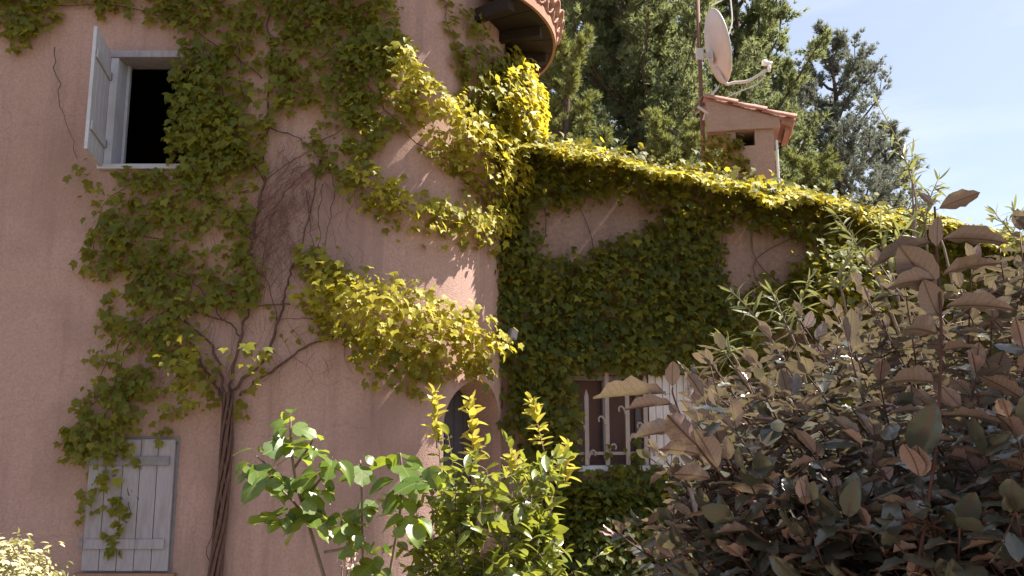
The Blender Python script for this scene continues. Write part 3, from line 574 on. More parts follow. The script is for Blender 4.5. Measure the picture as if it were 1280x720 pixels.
# trunk: strands wound round one another
base = [(-1.072,-0.007),(-1.074,0.498),(-1.049,1.014),(-1.037,1.543),(-1.048,2.016)]
for s in range(7):
    off = [(u + .045 * math.sin(i * 1.5 + s * .9), z, .07 + .05 * math.cos(i * 1.5 + s * .9)) for i, (u, z) in enumerate(base)]
    q = [wallA(v.x, max(0, v.y), v.z)[0] for v in spline([(off[0][0], 0, .1)] + off[1:], 6)]
    b = MB(); b.tube(q, random.uniform(.012, .024), .012, 7, .14); b.build('trunk', M['bark'], va, True)
stems = [[(-1.048,2.016),(-0.987,2.43),(-0.921,2.78),(-0.906,3.352),(-0.845,3.864),(-0.83,4.463),(-0.847,5.154),(-0.901,5.867)], [(-1.086,1.948),(-1.191,2.36),(-1.485,2.639),(-1.743,2.851),(-2.023,3.352)], [(-1.034,2.016),(-0.772,2.291),(-0.649,2.639),(-0.58,2.993),(-0.468,3.352),(-0.353,4.087)],
 [(-0.964,1.982),(-0.699,2.188),(-0.363,2.43),(0.051,2.5)], [(-1.101,1.982),(-1.234,2.153),(-1.403,2.43),(-1.694,2.639)], [(-0.921,3.352),(-1.266,3.716),(-1.538,4.087)], [(-0.845,3.864),(-1.163,4.463),(-1.337,4.999)], [(-0.834,4.387),(-0.503,4.236),(-0.202,3.864),(-0.289,3.28)],
 [(-0.99,2.5),(-1.137,2.639),(-1.629,2.71),(-1.922,2.43),(-2.049,1.812)], [(-0.551,2.78),(-1.003,2.745),(-1.354,2.78)], [(-0.324,3.28),(-0.033,2.993),(0.536,2.725),(1.26,2.563)], [(-0.245,5.154),(0.133,4.694),(0.507,4.27),(1.245,4.025)], [(-0.847,5.154),(-0.255,5.468),(0.183,5.634)], [(-0.891,4.845),(-1.424,5.233),(-2.18,5.532),(-3.069,5.548)],
 [(0.703,5.887),(0.814,5.43),(0.989,5.035),(1.076,4.618)], [(-1.92,1.443),(-1.836,1.211),(-1.792,0.884),(-1.754,0.53)], [(-1.874,1.277),(-1.687,1.014),(-1.532,0.69)], [(-2.814,5.154),(-2.713,4.653),(-2.507,4.087)], [(-1.964,1.577),(-2.009,1.277),(-1.998,0.69)], [(-0.309,3.864),(-0.327,3.352),(-0.263,3.136)], [(-0.45,3.79),(-0.383,3.352),(-0.422,3.064)], [(-1.074,0.498),(-1.151,0.69),(-1.103,1.014)]]
stems += [[(-0.83,4.463),(-0.529,4.922),(-0.1,5.233),(0.334,5.49)], [(-0.845,3.864),(-0.359,4.236),(0.067,4.463),(0.5,4.652)], [(-0.906,3.352),(-0.628,3.79),(-0.35,4.012),(0.156,3.793),(0.674,3.613)], [(-1.694,2.639),(-2.026,2.43),(-2.197,1.948),(-2.301,1.543)], [(-1.538,4.087),(-1.92,3.901),(-2.258,3.643),(-2.325,3.136)], [(-1.424,5.233),(-1.538,4.691),(-1.564,4.161)], [(-1.126,5.154),(-1.058,4.538),(-1.092,3.938)], [(-1.741,3.352),(-2.099,3.424),(-2.271,3.352)], [(-1.137,2.639),(-1.436,2.993),(-1.797,3.136)], [(-0.649,2.639),(-0.812,3.136),(-0.728,3.643)], [(-0.018,2.5),(-0.301,2.639),(-0.649,2.639)]]
for i, sp in enumerate(stems):
    b = MB(); q = onA(sp, .035, 7); r = .014 if i < 5 else .007 if i < 14 else .0045
    b.tube(q, r, r * .5, 5, .15); b.build('stem', M['bark'], va, True)
b = MB()
for i in range(520):
    t = random.random(); cu, cz = [(x, y) for x, y in [(-0.952,3.136),(-0.534,4.124)]][0], None
    (u0, z0), (u1, z1) = [(-0.893,3.064),(-0.511,4.087)]; u = u0 + (u1 - u0) * t + random.gauss(0, .13); z = z0 + (z1 - z0) * t + random.gauss(0, .14)
    if i > 300: u, z = random.uniform(-1.9, 0), random.uniform(2.2, 3.9)
    a = random.uniform(-.6, .9); l = random.uniform(.08, .3); d = random.uniform(.01, .07); c1 = random.gauss(0, .05)
    b.tube(spline([wallA(u, z, d)[0], wallA(u - math.sin(a) * l / 2 + c1, z - math.cos(a) * l / 2, d + .01)[0], wallA(u - math.sin(a) * l, z - math.cos(a) * l, d)[0]], 2), .0028, .0016, 3)
tag(b.build('dry_twigs', M['dry'], va), kind='stuff')
# wing vine
TOPB = [(-0.293,4.014),(-0.334,4.623),(0.005,4.645),(0.608,4.562),(0.957,4.496),(1.401,4.426),(1.852,4.373),(2.775,4.227),(3.73,4.104),(4.712,3.921),(5.626,3.775),(5.572,3.292),(4.676,3.535),(3.698,3.678),(2.746,3.727),(1.832,3.879),(1.559,3.805),(1.206,3.901),(0.946,4.061),(0.426,4.094),(-0.001,3.928)]
RB = [(TOPB, 1.04, .24),
 ([(-0.648,3.912),(-0.335,3.911),(-0.253,3.417),(0.078,3.347),(0.503,3.53),(0.937,3.666),(1.206,3.901),(1.742,3.892),(1.795,3.428),(1.833,2.835),(1.904,2.419),(1.502,2.265),(0.901,2.273),(0.44,2.299),(0.199,2.232),(0.204,1.295),(0.878,1.329),(1.384,1.349),(1.622,0.892),(1.574,-0.324),(-0.11,-0.253),(-0.181,1.223),(-0.418,1.681),(-0.497,2.145),(-0.618,2.457),(-0.643,2.773)], 1.15, .18),
 ([(-0.293,4.014),(-0.084,3.983),(-0.171,3.354),(-0.336,3.348)], .9, .15),
 ([(1.754,3.085),(2.35,3.275),(2.591,3.457),(3.314,3.706),(6.026,3.585),(5.777,1.512),(1.734,1.522)], .9, .22),
 ([(2.596,3.545),(3.025,3.668),(3.442,3.489),(3.36,3.003),(2.88,2.861),(2.566,3.024)], 1.2, .75),
 ([(0.554,1.682),(0.888,1.722),(0.877,1.29),(0.546,1.293)], .8, .15), ([(0.643,1.998),(0.894,1.96),(0.847,1.761),(0.68,1.8)], .6, .12)]
vb = thing('climbing_vine', (3.2, 10.5, 0), 'climbing vine smothering the lower wing round the barred window, sunlit along the wall top', 'vine', 'climbing vines on the walls')
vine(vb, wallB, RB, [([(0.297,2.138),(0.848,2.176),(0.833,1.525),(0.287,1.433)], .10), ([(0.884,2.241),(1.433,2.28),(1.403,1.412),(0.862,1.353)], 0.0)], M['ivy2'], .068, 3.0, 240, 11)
# the top of the wing wall: leaves heaped over the coping
random.seed(12); lv = Leaves([shape_lobed(.10, .14), shape_lobed(.22, .26), shape_lobed(-.06, .34)])
for i in range(13500):
    s = random.uniform(-.5, 7.0); d = random.uniform(-.45, .50); hump = (1 - .05 * s) * (.8 + .55 * noise.noise(Vector((s * 1.3, 0, 3))) + .25 * noise.noise(Vector((s * 4, 0, 8))))
    z = topB(s) + .31 * hump - (.50 + .15 * noise.noise(Vector((s * 2, 5, 0)))) * max(0, d + .12) - abs(random.gauss(0, .035))
    tl_ = random.gauss(.66, .25)  # high golden tone paints extra sunlight into the wall-top leaves
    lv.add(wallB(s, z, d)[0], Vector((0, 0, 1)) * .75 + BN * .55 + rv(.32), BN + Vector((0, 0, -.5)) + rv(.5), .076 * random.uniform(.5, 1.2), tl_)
for i in range(520):      # a spray of it has reached the chimney stack
    p = CH + CR @ Vector((random.uniform(-.62, .02) , random.uniform(-.36, -.30), 0)); p.z += random.uniform(-.75, .50) - (.35 if p.x - CH.x > -.16 else 0)
    lv.add(p, Vector((.1, -.7, .7)) + rv(.3), Vector((0, -.3, -1)) + rv(.5), .075 * random.uniform(.5, 1.2), random.gauss(.35, .2))
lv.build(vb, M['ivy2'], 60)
b = MB()
for i in range(16):
    s = -.4 + i * .36 + random.uniform(-.1, .1); pts = [(s, .1), (s + random.gauss(0, .2), .9), (s + random.gauss(0, .25), 1.6), (s + random.gauss(0, .3), 2.2), (s + random.gauss(0, .35), 2.9), (s + random.gauss(0, .35), 3.5), (s + random.gauss(0, .35), topB(s))]
    if not BS0 - .1 < s < 1.5:
        
        bb = MB(); bb.tube([wallB(v_.x, v_.y, .03)[0] for v_ in spline([(a, z, 0) for a, z in pts], 6)], .009, .004, 5, .15); bb.build('stem', M['bark'], vb, True)
# ---------------------------------------------------------------- pines beyond the wing
def needle_tuft(seed, n=9, ln=1.0, wd=.19):
    r = random.Random(seed); v = []; f = []
    for i in range(n):
        a = r.uniform(0, 2 * math.pi); el = r.uniform(.35, 1.45); d = Vector((math.cos(a) * math.cos(el), math.sin(a) * math.cos(el), math.sin(el)))
        l = ln * r.uniform(.6, 1.1); s = d.cross(Vector((r.random(), r.random(), r.random()))).normalized() * wd * .5; b_ = len(v)
        v += [tuple(s * -1), tuple(s), tuple(d * l)]; f.append((b_, b_ + 1, b_ + 2))
    return v, f
TUFTS = [needle_tuft(i) for i in range(4)]
def pine(x, y, H, rad_, h0, nl, label, m, seed, dens=1.0, tuft=.30, up=.9, lean=0.0, top=1.0):
    rn = random.Random(seed); random.seed(seed)
    root = thing('pine_tree', (x, y, 0), label, 'pine tree', 'pines beyond the wing'); lv = Leaves(TUFTS)
    tp = [(x + lean * (z / H) ** 2 + rn.gauss(0, .08), y + rn.gauss(0, .08), z) for z in np.linspace(0, H * .97, 9)]; tp = spline(tp, 3)
    b = MB(); b.tube(tp, .02 * H + .06, .03, 8, .08); b.build('trunk', M['pinebark'], root, True)
    lb = MB()
    for i in range(nl):
        t = (i + rn.random()) / nl; z = h0 + (H * .98 - h0) * t; c = tp[min(len(tp) - 1, int(z / H * (len(tp) - 1)))]; c = Vector((c.x, c.y, z))
        prof = (math.sin(math.pi * min(1, (.16 + .80 * t)) ** .9)) ** .8 * rn.uniform(.55, 1.12); ln = max(.5, rad_ * prof); az = i * 2.4 + rn.uniform(-.5, .5)
        d = Vector((math.cos(az), math.sin(az), 0)); e0 = c; pts = [e0]
        for k in range(1, 6):
            q = k / 5; pts.append(e0 + d * (ln * q) + Vector((0, 0, ln * (.5 * q + .55 * up * q * q))) + Vector((rn.gauss(0, .08), rn.gauss(0, .08), rn.gauss(0, .05))) * ln * .5)
        lb.tube(pts, .012 * H * (1 - .6 * t) * .5 + .015, .01, 5)
        tone0 = rn.uniform(-.25, .25)
        for k in range(2, 6):
            for j in range(int(4 * dens)):
                o = pts[k] * (1 - (q2_ := rn.random())) + pts[k - 1] * q2_; dd = (d * rn.uniform(.1, 1) + Vector((rn.gauss(0, .65), rn.gauss(0, .65), rn.uniform(.15, 1.1)))).normalized(); sl2 = rn.uniform(.35, .75) * (ln / rad_ + .35) * rad_ * .26
                if j % 2 == 0: lb.tube([o, o + dd * sl2], .010, .005, 3)
                for g_ in range(int(11 * dens)):
                    f_ = rn.uniform(.25, 1.05); p = o + dd * (sl2 * f_) + rv(.10 * sl2 + .03)
                    lv.add(p, (dd + Vector((0, 0, .5)) + rv(.3)), rv(1), tuft * .70 * rn.uniform(.6, 1.1), .5 + tone0 + rn.gauss(0, .2))
    tag(lb.build('limb', M['pinebark'], root), kind='stuff'); lv.build(root, m, 0, rest='crown')
pine(3.1, 21, 15.5, 3.0, 2.0, 125, 'big dense dark pine behind the wing, between rounded corner and satellite dish', M['needle'], 21, 1.5)
pine(1.15, 16.5, 9.4, .95, 1.5, 44, 'bright green young pine plume just right of the tiled eave', M['needley'], 22, 1.2, .22, 1.5)
pine(6.5, 24, 17.3, 2.4, 3, 84, 'tall pine behind the satellite dish, leaning over the chimney', M['needle'], 23, 1.4, up=1.2)
pine(11.2, 29, 15.6, 2.4, 3, 60, 'bluish slender pine against the sky, right of the chimney', M['needleb'], 24, 1.0, .30, .9)
pine(14.5, 33, 13.7, 1.8, 3, 46, 'small bluish pine farthest right against the sky', M['needleb'], 45, 1.1, .30, .9)
pine(7.3, 21, 8.3, 1.35, .8, 44, 'low round pine below the skyline just right of the chimney', M['needley'], 26, 1.1, .24)
pine(3.2, 16.5, 7.6, 1.1, .8, 44, 'low olive green pine tucked left of the chimney stack', M['needley'], 27, 1.2, .22)
pine(0.9, 25, 16.5, 3.0, 3, 70, 'tall dark pine mostly hidden behind the rounded house corner', M['needle'], 28, 1.3)
pine(12.0, 37, 12.0, 2.6, 1, 56, 'distant low pine closing the gap between bluish pines', M['needleb'], 29, 1.2, .34)
pine(9.5, 30, 14.9, 2.4, 3, 70, 'mid green pine between the dish pine and the slender bluish pine', M['needle'], 30, 1.2, .30)
# ---------------------------------------------------------------- plants in front
def twig(mb, lv, pts, r0, r1, start=.3, gap=.05, size=(.06, .09), out=.9, upn=.5, tone=(.5, .25), droop=0.0, pairs=False, k=5, tipleaf=True, sub=None, facing=None):
    fc = Vector(facing) if facing else Vector((0, 0, 1)) * upn
    """stem through pts with leaves placed alternately (or in pairs) along it"""
    q = spline(pts, k); mb.tube(q, r0, r1, 5); n = len(q); ln = sum((q[i + 1] - q[i]).length for i in range(n - 1)); s = ln * start; ph = random.uniform(0, 6)
    while s < ln:
        t = s / ln * (n - 1); i = min(n - 2, int(t)); p = q[i].lerp(q[i + 1], t - i); d = (q[i + 1] - q[i]).normalized()
        for m in range(2 if pairs else 1):
            a = ph + m * math.pi; sd = d.orthogonal().normalized(); sd = Matrix.Rotation(a, 3, d) @ sd
            td = sd * out + d * (1 - out * .5) + Vector((0, 0, -droop)) + rv(.12); no = fc + d * .45 - sd * .2 + rv(.32)
            lv.add(p, no, td, random.uniform(*size) * (1 - .35 * max(0, s / ln - .8) / .2), random.gauss(*tone))
        ph += 2.4; s += gap * random.uniform(.7, 1.3)
    if tipleaf:
        d = (q[-1] - q[-2]).normalized()
        for m in range(2): lv.add(q[-1], d.orthogonal() + rv(.4), d + rv(.25), random.uniform(*size) * .7, random.gauss(*tone))
    return q
# silver-backed shrub at the right
random.seed(31)
el = thing('elaeagnus_shrub', (1.25, 2.2, 0), 'large bronze leaved shrub in shade filling the lower right, leaves pale beneath', 'shrub')
lv = Leaves([shape_oval(.50, .030, 9, .10, .10), shape_oval(.44, .035, 9, .25, .22), shape_oval(.54, .02, 9, -.08, .28), shape_oval(.36, .04, 9, .5, .05)])
mb = MB()
def hero(base, tip, n, size_k=1.0, wk=None, tone=.4):
    b_, t_ = Vector(base), Vector(tip); lv.add(b_, n, t_ - b_, (t_ - b_).length * size_k, tone, pri=4, k=wk)
# main stem near the camera
ms = [(0.608,1.45,1.334),(0.636,1.42,1.471),(0.654,1.38,1.631),(0.655,1.35,1.739),(0.654,1.33,1.835),(0.646,1.31,1.931),(0.643,1.3,1.993)]
mb.tube(spline(ms, 6), .0034, .0016, 6)
for a, c, nn in (([(0.645,1.3,1.988),(0.695,1.29,2.026)], (.1, .5, .5), 0), ([(0.647,1.31,1.928),(0.643,1.28,1.971)], (-.2, .9, .3), 0), ([(0.648,1.31,1.943),(0.742,1.3,1.957)], (.0, .5, .9), 1), ([(0.648,1.31,1.941),(0.566,1.36,1.968)], (0, .45, .9), 1),
  ([(0.643,1.3,1.993),(0.628,1.31,2.019)], (.5, .6, .4), 3), ([(0.651,1.32,1.889),(0.717,1.27,1.896)], (0, .5, .8), 1), ([(0.651,1.32,1.883),(0.562,1.33,1.91)], (-.1, .6, .8), 1), ([(0.655,1.33,1.842),(0.745,1.3,1.853)], (.1, .5, .85), 1), ([(0.655,1.33,1.858),(0.63,1.4,1.937)], (.2, .85, .3), 2),
  ([(0.656,1.34,1.8),(0.563,1.3,1.837)], (-.2, .6, .8), 1), ([(0.653,1.34,1.775),(0.683,1.28,1.784)], (.2, .3, .9), 1), ([(0.658,1.34,1.824),(0.624,1.3,1.874)], (.1, .9, .2), 2), ([(0.653,1.35,1.727),(0.571,1.36,1.796)], (.0, .5, .85), 1), ([(0.656,1.36,1.709),(0.585,1.3,1.645)], (-.5, -.75, -.1), 1), ([(0.651,1.36,1.679),(0.727,1.34,1.715)], (.0, .2, 1), 1)):
    hero(a[0], a[1], c, wk=nn)
# pinkish stem at the left edge of the shrub
ls = [(0.534,1.75,1.355),(0.446,1.68,1.509),(0.354,1.62,1.606),(0.313,1.6,1.663),(0.288,1.58,1.719),(0.287,1.58,1.735)]
mb.tube(spline(ls, 6), .003, .0014, 6)
for a, c, nn in (([(0.287,1.58,1.732),(0.284,1.56,1.78)], (-.1, .95, .2), 2), ([(0.286,1.58,1.723),(0.15,1.62,1.741)], (.05, .22, 1), 3), ([(0.293,1.58,1.704),(0.204,1.6,1.714)], (.0, .4, .9), 3), ([(0.3,1.59,1.684),(0.279,1.58,1.705)], (.0, .9, .4), 0), ([(0.338,1.61,1.627),(0.256,1.58,1.698)], (-.3, .85, .3), 1),
  ([(0.319,1.6,1.659),(0.221,1.64,1.663)], (.1, .7, .7), 3), ([(0.347,1.62,1.613),(0.263,1.6,1.625)], (.1, .7, .6), 1), ([(0.309,1.59,1.698),(0.385,1.57,1.712)], (0, -.2, .95), 0), ([(0.377,1.63,1.584),(0.321,1.57,1.639)], (.3, .8, .4), 0), ([(0.369,1.64,1.57),(0.289,1.62,1.585)], (0, .8, .5), 1), ([(0.341,1.6,1.644),(0.351,1.58,1.684)], (-.5, -.6, .5), 0)):
    hero(a[0], a[1], c, wk=nn, tone=.6)
tips = [(0.434,2.1,1.789),(0.412,1.9,1.725),(0.386,1.85,1.673),(0.45,2,1.693),(0.428,1.8,1.649),(0.394,2,1.622),(0.576,2.2,1.736),(0.548,2,1.675),(0.466,1.9,1.59),(0.518,1.9,1.607),(0.545,2.4,1.842),(0.685,2.4,1.809),(0.364,1.95,1.554),(0.372,1.85,1.479),(0.376,1.7,1.508),(0.359,2,1.38),(0.377,1.8,1.362),(0.408,1.65,1.498),(0.407,1.75,1.625),(0.42,1.6,1.572),(0.483,2,1.837),(0.617,2.3,1.844),(0.653,2.2,1.886),(0.792,2.4,1.962),(0.918,2.5,2.01),(0.962,2.4,2.052),(1.107,2.6,2.158),(1.04,2.3,2.056),(1.171,2.2,2.08),(1.303,2.3,2.143),(1.242,2.1,2.14),(1.166,1.9,2.075),(1.086,1.7,1.982),(0.989,1.8,1.884),(0.728,1.9,1.845),(0.604,1.8,1.769),(0.505,1.75,1.719),(0.427,1.7,1.656),(0.666,1.6,1.742),(0.789,1.5,1.749),(0.845,1.45,1.786),(0.932,1.5,1.818),(0.406,1.9,1.557),(0.389,2,1.483),(0.398,2.2,1.438),(0.413,1.8,1.469),(0.455,1.6,1.572),(0.526,1.55,1.615),(0.59,1.5,1.629),(0.635,1.4,1.581),(0.711,1.35,1.619),(0.758,1.3,1.655),(0.432,1.7,1.421),(0.507,1.6,1.475),(0.556,1.5,1.512),(0.599,1.42,1.483),(0.666,1.35,1.514),(0.724,1.3,1.541),(0.423,2.1,1.367),(0.517,1.6,1.394),(0.6,1.5,1.385),(0.683,1.4,1.414),(0.661,2.1,1.695),(0.855,1.9,1.691),(1.429,2.5,2.068),(1.083,2.2,1.876),(0.72,1.8,1.562),(0.55,2,1.517),(0.904,1.8,1.656),(1.177,2,1.764)]
for i, tpx in enumerate(tips + tips + tips[10:]):
    tpv = Vector(tpx)
    if i >= len(tips): tpv += Vector((random.gauss(.12, .10), random.gauss(.22, .15), random.gauss(-.10, .07)))
    bs = Vector((1.15 + random.uniform(-.45, .4), 2.3 + random.uniform(-.5, .5), 0)); md1 = bs.lerp(tpv, .5) + Vector((.12, .05, .08)) + rv(.04); md2 = bs.lerp(tpv, .8) + Vector((.08, .03, .05)) + rv(.03)
    q = twig(mb, lv, [bs, md1, md2, tpv], .005, .0016, .44, .036, (.075, .115) if tpv.y < 1.95 else (.055, .09), .95, .45, (.5, .32), facing=(.15, .25, .8))
    for j in range(3):
        p0 = q[random.randrange(int(len(q) * .5), len(q) - 2)]; twig(mb, lv, [p0, p0 + rv(.03) + Vector((-.02, -.02, .04)), p0 + rv(.07) + Vector((-.04, -.05, .09))], .003, .0013, .2, .026, (.045, .075), .95, .45, (.5, .32), facing=(.15, .25, .8))
for i, tpx in enumerate([(0.339,1.9,1.472),(0.342,1.85,1.451),(0.385,2,1.483),(0.379,1.8,1.423),(0.419,1.8,1.423),(0.37,1.85,1.543),(0.354,1.9,1.516)]):
    t_ = Vector(tpx); twig(mb, lv, [t_ + Vector((.2, .1, -.25)), t_ + Vector((.09, .05, -.08)), t_], .003, .0015, .2, .028, (.03, .05), .9, .6, (.7, .2))
for i in range(80):  # added branches out of view, put there to shade the near leaves
    tpv = Vector((random.uniform(1.05, 1.7), random.uniform(1.1, 2.0), random.uniform(2.0, 3.2))); tpv.x = max(tpv.x, tpv.y * .60 + .22)
    if i % 2: tpv = Vector((random.uniform(1.12, 1.7), random.uniform(1.25, 1.65), random.uniform(2.45, 3.3)))
    bs = Vector((1.35 + random.uniform(-.3, .5), 2.0 + random.uniform(-.5, .5), 0))
    twig(mb, lv, [bs, bs.lerp(tpv, .5) + Vector((.15, 0, 0)), bs.lerp(tpv, .8) + Vector((.08, 0, 0)), tpv], .006, .002, .40, .034, (.065, .10), .95, .45, (.5, .32), facing=(.15, .25, .8))
mb.build('stem', M['redstem'], el, True); lv.build(el, M['ela'], 300)
# broad leaved sapling
random.seed(41)
sp = thing('fruit_sapling', [(-0.401,3.6,-0.066)][0][:2] + (0,), 'young sapling with broad glossy green leaves standing before the plaster wall', 'sapling')
lv = Leaves([shape_fig(), shape_fig(.3, .35), shape_oval(.66, .012, 8, .16, .22, .75, .14, .42), shape_oval(.58, .012, 8, .35, .30, .75, .14, .42), shape_oval(.72, .015, 8, -.05, .40, .75, .14, .42)]); mb = MB()
sx, sy = sp.location.x, sp.location.y
st1 = [(sx, sy, 0)] + [(-0.618,3.6,0.747),(-0.732,3.6,1.08),(-0.792,3.6,1.256),(-0.852,3.58,1.443),(-0.879,3.56,1.6),(-0.887,3.56,1.72)]
st2 = [(sx + .06, sy, 0)] + [(-0.55,3.6,0.747),(-0.581,3.6,1.074),(-0.592,3.6,1.226),(-0.6,3.6,1.411),(-0.61,3.6,1.552)]; st3 = [(sx + .1, sy + .03, 0)] + [(-0.489,3.65,0.735),(-0.49,3.65,1.051),(-0.474,3.65,1.189),(-0.448,3.62,1.347),(-0.442,3.6,1.505),(-0.45,3.6,1.58)]
for s_, r in ((st1, .010), (st2, .006), (st3, .008)): mb.tube(spline(s_, 6), r, .004, 7)
side = [[(-0.81,3.6,1.318),(-0.869,3.5,1.418),(-0.936,3.45,1.481)], [(-0.857,3.6,1.442),(-0.933,3.55,1.507),(-1,3.5,1.57)], [(-0.836,3.6,1.395),(-0.758,3.55,1.476),(-0.702,3.5,1.539)], [(-0.739,3.6,1.195),(-0.655,3.55,1.217),(-0.598,3.5,1.267)], [(-0.447,3.6,1.411),(-0.379,3.55,1.476),(-0.327,3.5,1.509)], [(-0.873,3.6,1.521),(-0.798,3.5,1.601),(-0.767,3.45,1.638)]]
for s_ in side: mb.tube(spline(s_, 4), .006, .003, 6)
def whorl(px, n, size, hang, sp_=1.0, facing=-.4):
    n = n + 2; c = Vector(px); a0 = random.uniform(0, 6)
    for i in range(n):
        a = a0 + i * 2 * math.pi / n + random.uniform(-.35, .35); d = Vector((math.cos(a), math.sin(a), 0)) * sp_
        p = c + d * .012 + Vector((0, 0, random.uniform(-.06, .03)))
        lv.add(p, Vector((.2, 0, 1)) + d * hang * .8 + Vector((0, facing, 0)) + rv(.35), d + Vector((0, 0, -hang + random.gauss(0, .45))), size * .9 * random.uniform(.5, 1.0), random.gauss(.5, .28))
for px, n, sz, hg in (([(-0.887,3.56,1.713)][0], 5, .125, .05), ([(-0.879,3.56,1.6)][0], 6, .14, .4), ([(-0.766,3.45,1.632)][0], 5, .13, .5), ([(-1,3.5,1.57)][0], 6, .14, .7), ([(-0.935,3.45,1.475)][0], 6, .15, .8), ([(-0.847,3.56,1.451)][0], 7, .15, .7), ([(-0.702,3.5,1.533)][0], 6, .14, .6), ([(-0.799,3.56,1.352)][0], 6, .15, .9), ([(-0.897,3.5,1.357)][0], 5, .14, .9),
    ([(-0.61,3.6,1.543)][0], 5, .12, .5), ([(-0.598,3.6,1.349)][0], 4, .11, .5), ([(-0.598,3.5,1.273)][0], 4, .12, .5), ([(-0.447,3.6,1.568)][0], 5, .15, .1), ([(-0.441,3.6,1.458)][0], 6, .16, .9), ([(-0.33,3.5,1.503)][0], 5, .16, .9), ([(-0.531,3.6,1.195)][0], 4, .12, .6), ([(-0.747,3.5,1.478)][0], 5, .13, .6), ([(-0.583,3.6,1.15)][0], 4, .12, .8), ([(-0.659,3.55,1.353)][0], 4, .12, .6), ([(-0.392,3.55,1.323)][0], 4, .15, 1.2)): whorl(px, n, sz, hg * .7)
mb.build('stem', M['greystem'], sp, True); lv.build(sp, M['sap'], 300)
# pale pink flower heads at its foot
fl = thing('pink_flower', [(-0.65,3.75,-0.138)][0][:2] + (0,), 'pale pink flower heads on thin stalks at the foot of the sapling', 'flower')
pl = Leaves([shape_simple(.5, 3, .3, .3)]); mb = MB()
for c in [(-0.697,3.75,1.138),(-0.667,3.8,1.154),(-0.617,3.75,1.119),(-0.667,3.7,1.114),(-0.634,3.72,1.092)]:
    c = Vector(c); mb.tube([Vector((fl.location.x, fl.location.y, 0)), c - Vector((0, 0, .25)), c], .004, .003, 5)
    for i in range(26): d = rv(1).normalized(); d.z = abs(d.z) * .8; pl.add(c + d * .02, d + rv(.4), d + Vector((0, 0, .3)), random.uniform(.014, .026))
mb.build('stalk', M['greystem'], fl); pl.build(fl, M['petal'], 40, 'petal', 'petals')
# evergreen with yellow shoots
random.seed(51)
ev = thing('evergreen_shrub', [(-0.105,4.2,-0.226)][0][:2] + (0,), 'glossy evergreen shrub with upright yellow shoots, before the arched doorway', 'shrub')
lv = Leaves([shape_simple(.46, 5, .3, .10), shape_simple(.40, 5, .5, .25), shape_simple(.52, 5, .15, .2)]); sh = Leaves([shape_simple(.46, 5, .4, -.1), shape_simple(.4, 5, .5, .1)]); mb = MB()
bx, by = ev.location.x, ev.location.y
for tpx in [(-0.346,4.2,1.628),(-0.243,3.9,1.459),(0,4.1,1.449),(0.182,4.1,1.378),(-0.069,3.9,1.357),(-0.172,3.9,1.324),(-0.283,4,1.315),(-0.364,4.1,1.378),(0.035,4,1.281),(0.145,4.1,1.237),(-0.398,4.1,1.237),(-0.135,3.8,1.431),(0.089,4,1.419),(-0.223,3.9,1.257),(-0.034,3.9,1.224),(0.185,4.2,1.191),(0.072,4.1,1.097),(-0.359,4.1,1.097),(-0.333,4.2,1.191),(-0.446,4.2,1.299),(0.16,4.5,1.429)]:
    t_ = Vector(tpx); b_ = Vector((bx + random.uniform(-.08, .08), by + random.uniform(-.08, .08), 0)); m1 = b_.lerp(t_, .55) + Vector(((t_.x - bx) * .25, 0, -.05)) + rv(.03)
    q = twig(mb, lv, [b_, b_.lerp(m1, .5), m1, t_], .010, .002, .58, .026, (.07, .11), .9, .4, (.5, .25))
    for j in range(9):
        p0 = q[random.randrange(int(len(q) * .55), len(q))]; twig(mb, lv, [p0, p0 + rv(.04) + Vector((0, 0, .04)), p0 + rv(.09) + Vector((0, 0, .09))], .003, .0012, .15, .024, (.06, .10), .9, .4, (.55, .25))
for a, c in (([(-0.353,4.2,1.591)][0], [(-0.368,4.2,1.852)][0]), ([(-0.165,4.2,1.499)][0], [(-0.199,4.25,1.817)][0]), ([(0.154,4.3,1.571)][0], [(0.093,4.3,1.819)][0]), ([(0.252,4.3,1.402)][0], [(0.266,4.3,1.605)][0]), ([(0,4.1,1.449)][0], [(0,4.1,1.556)][0])):
    a, c = Vector(a), Vector(c); twig(mb, sh, [a, a.lerp(c, .5) + rv(.008), c], .004, .0015, .1, .0075, (.06, .085), .55, .3, (.5, .3))
mb.build('stem', M['greystem'], ev, True); lv.build(ev, M['ever'], 240); sh.build(ev, M['shoot'], 60, 'young_leaf', 'young_foliage')
# clipped variegated shrub, bottom left
random.seed(61); c = Vector([(-1.661,3,1.132)][0])
bo = thing('clipped_shrub', (c.x, c.y, 0), 'clipped cream edged shrub in the bottom left corner', 'shrub'); lv = Leaves([shape_simple(.5, 3, .3, .15), shape_simple(.42, 3, .5, .2)]); mb = MB()
for i in range(30):
    d = rv(1).normalized(); d.z = abs(d.z); mb.tube(spline([(c.x, c.y, 0), (c.x + d.x * .08, c.y + d.y * .08, c.z * .6), c + d * .15], 3), .006, .002, 5)
for i in range(2600):
    d = rv(1).normalized(); r = random.uniform(.11, .17) * (1 + .55 * noise.noise(d * 2.6) + .25 * noise.noise(d * 7)); p = c + Vector((d.x, d.y, d.z * 1.0)) * r
    lv.add(p, d + Vector((0, 0, .4)) + rv(.5), d + rv(.7), random.uniform(.018, .03))
mb.build('stem', M['greystem'], bo); lv.build(bo, M['oval'], 200)
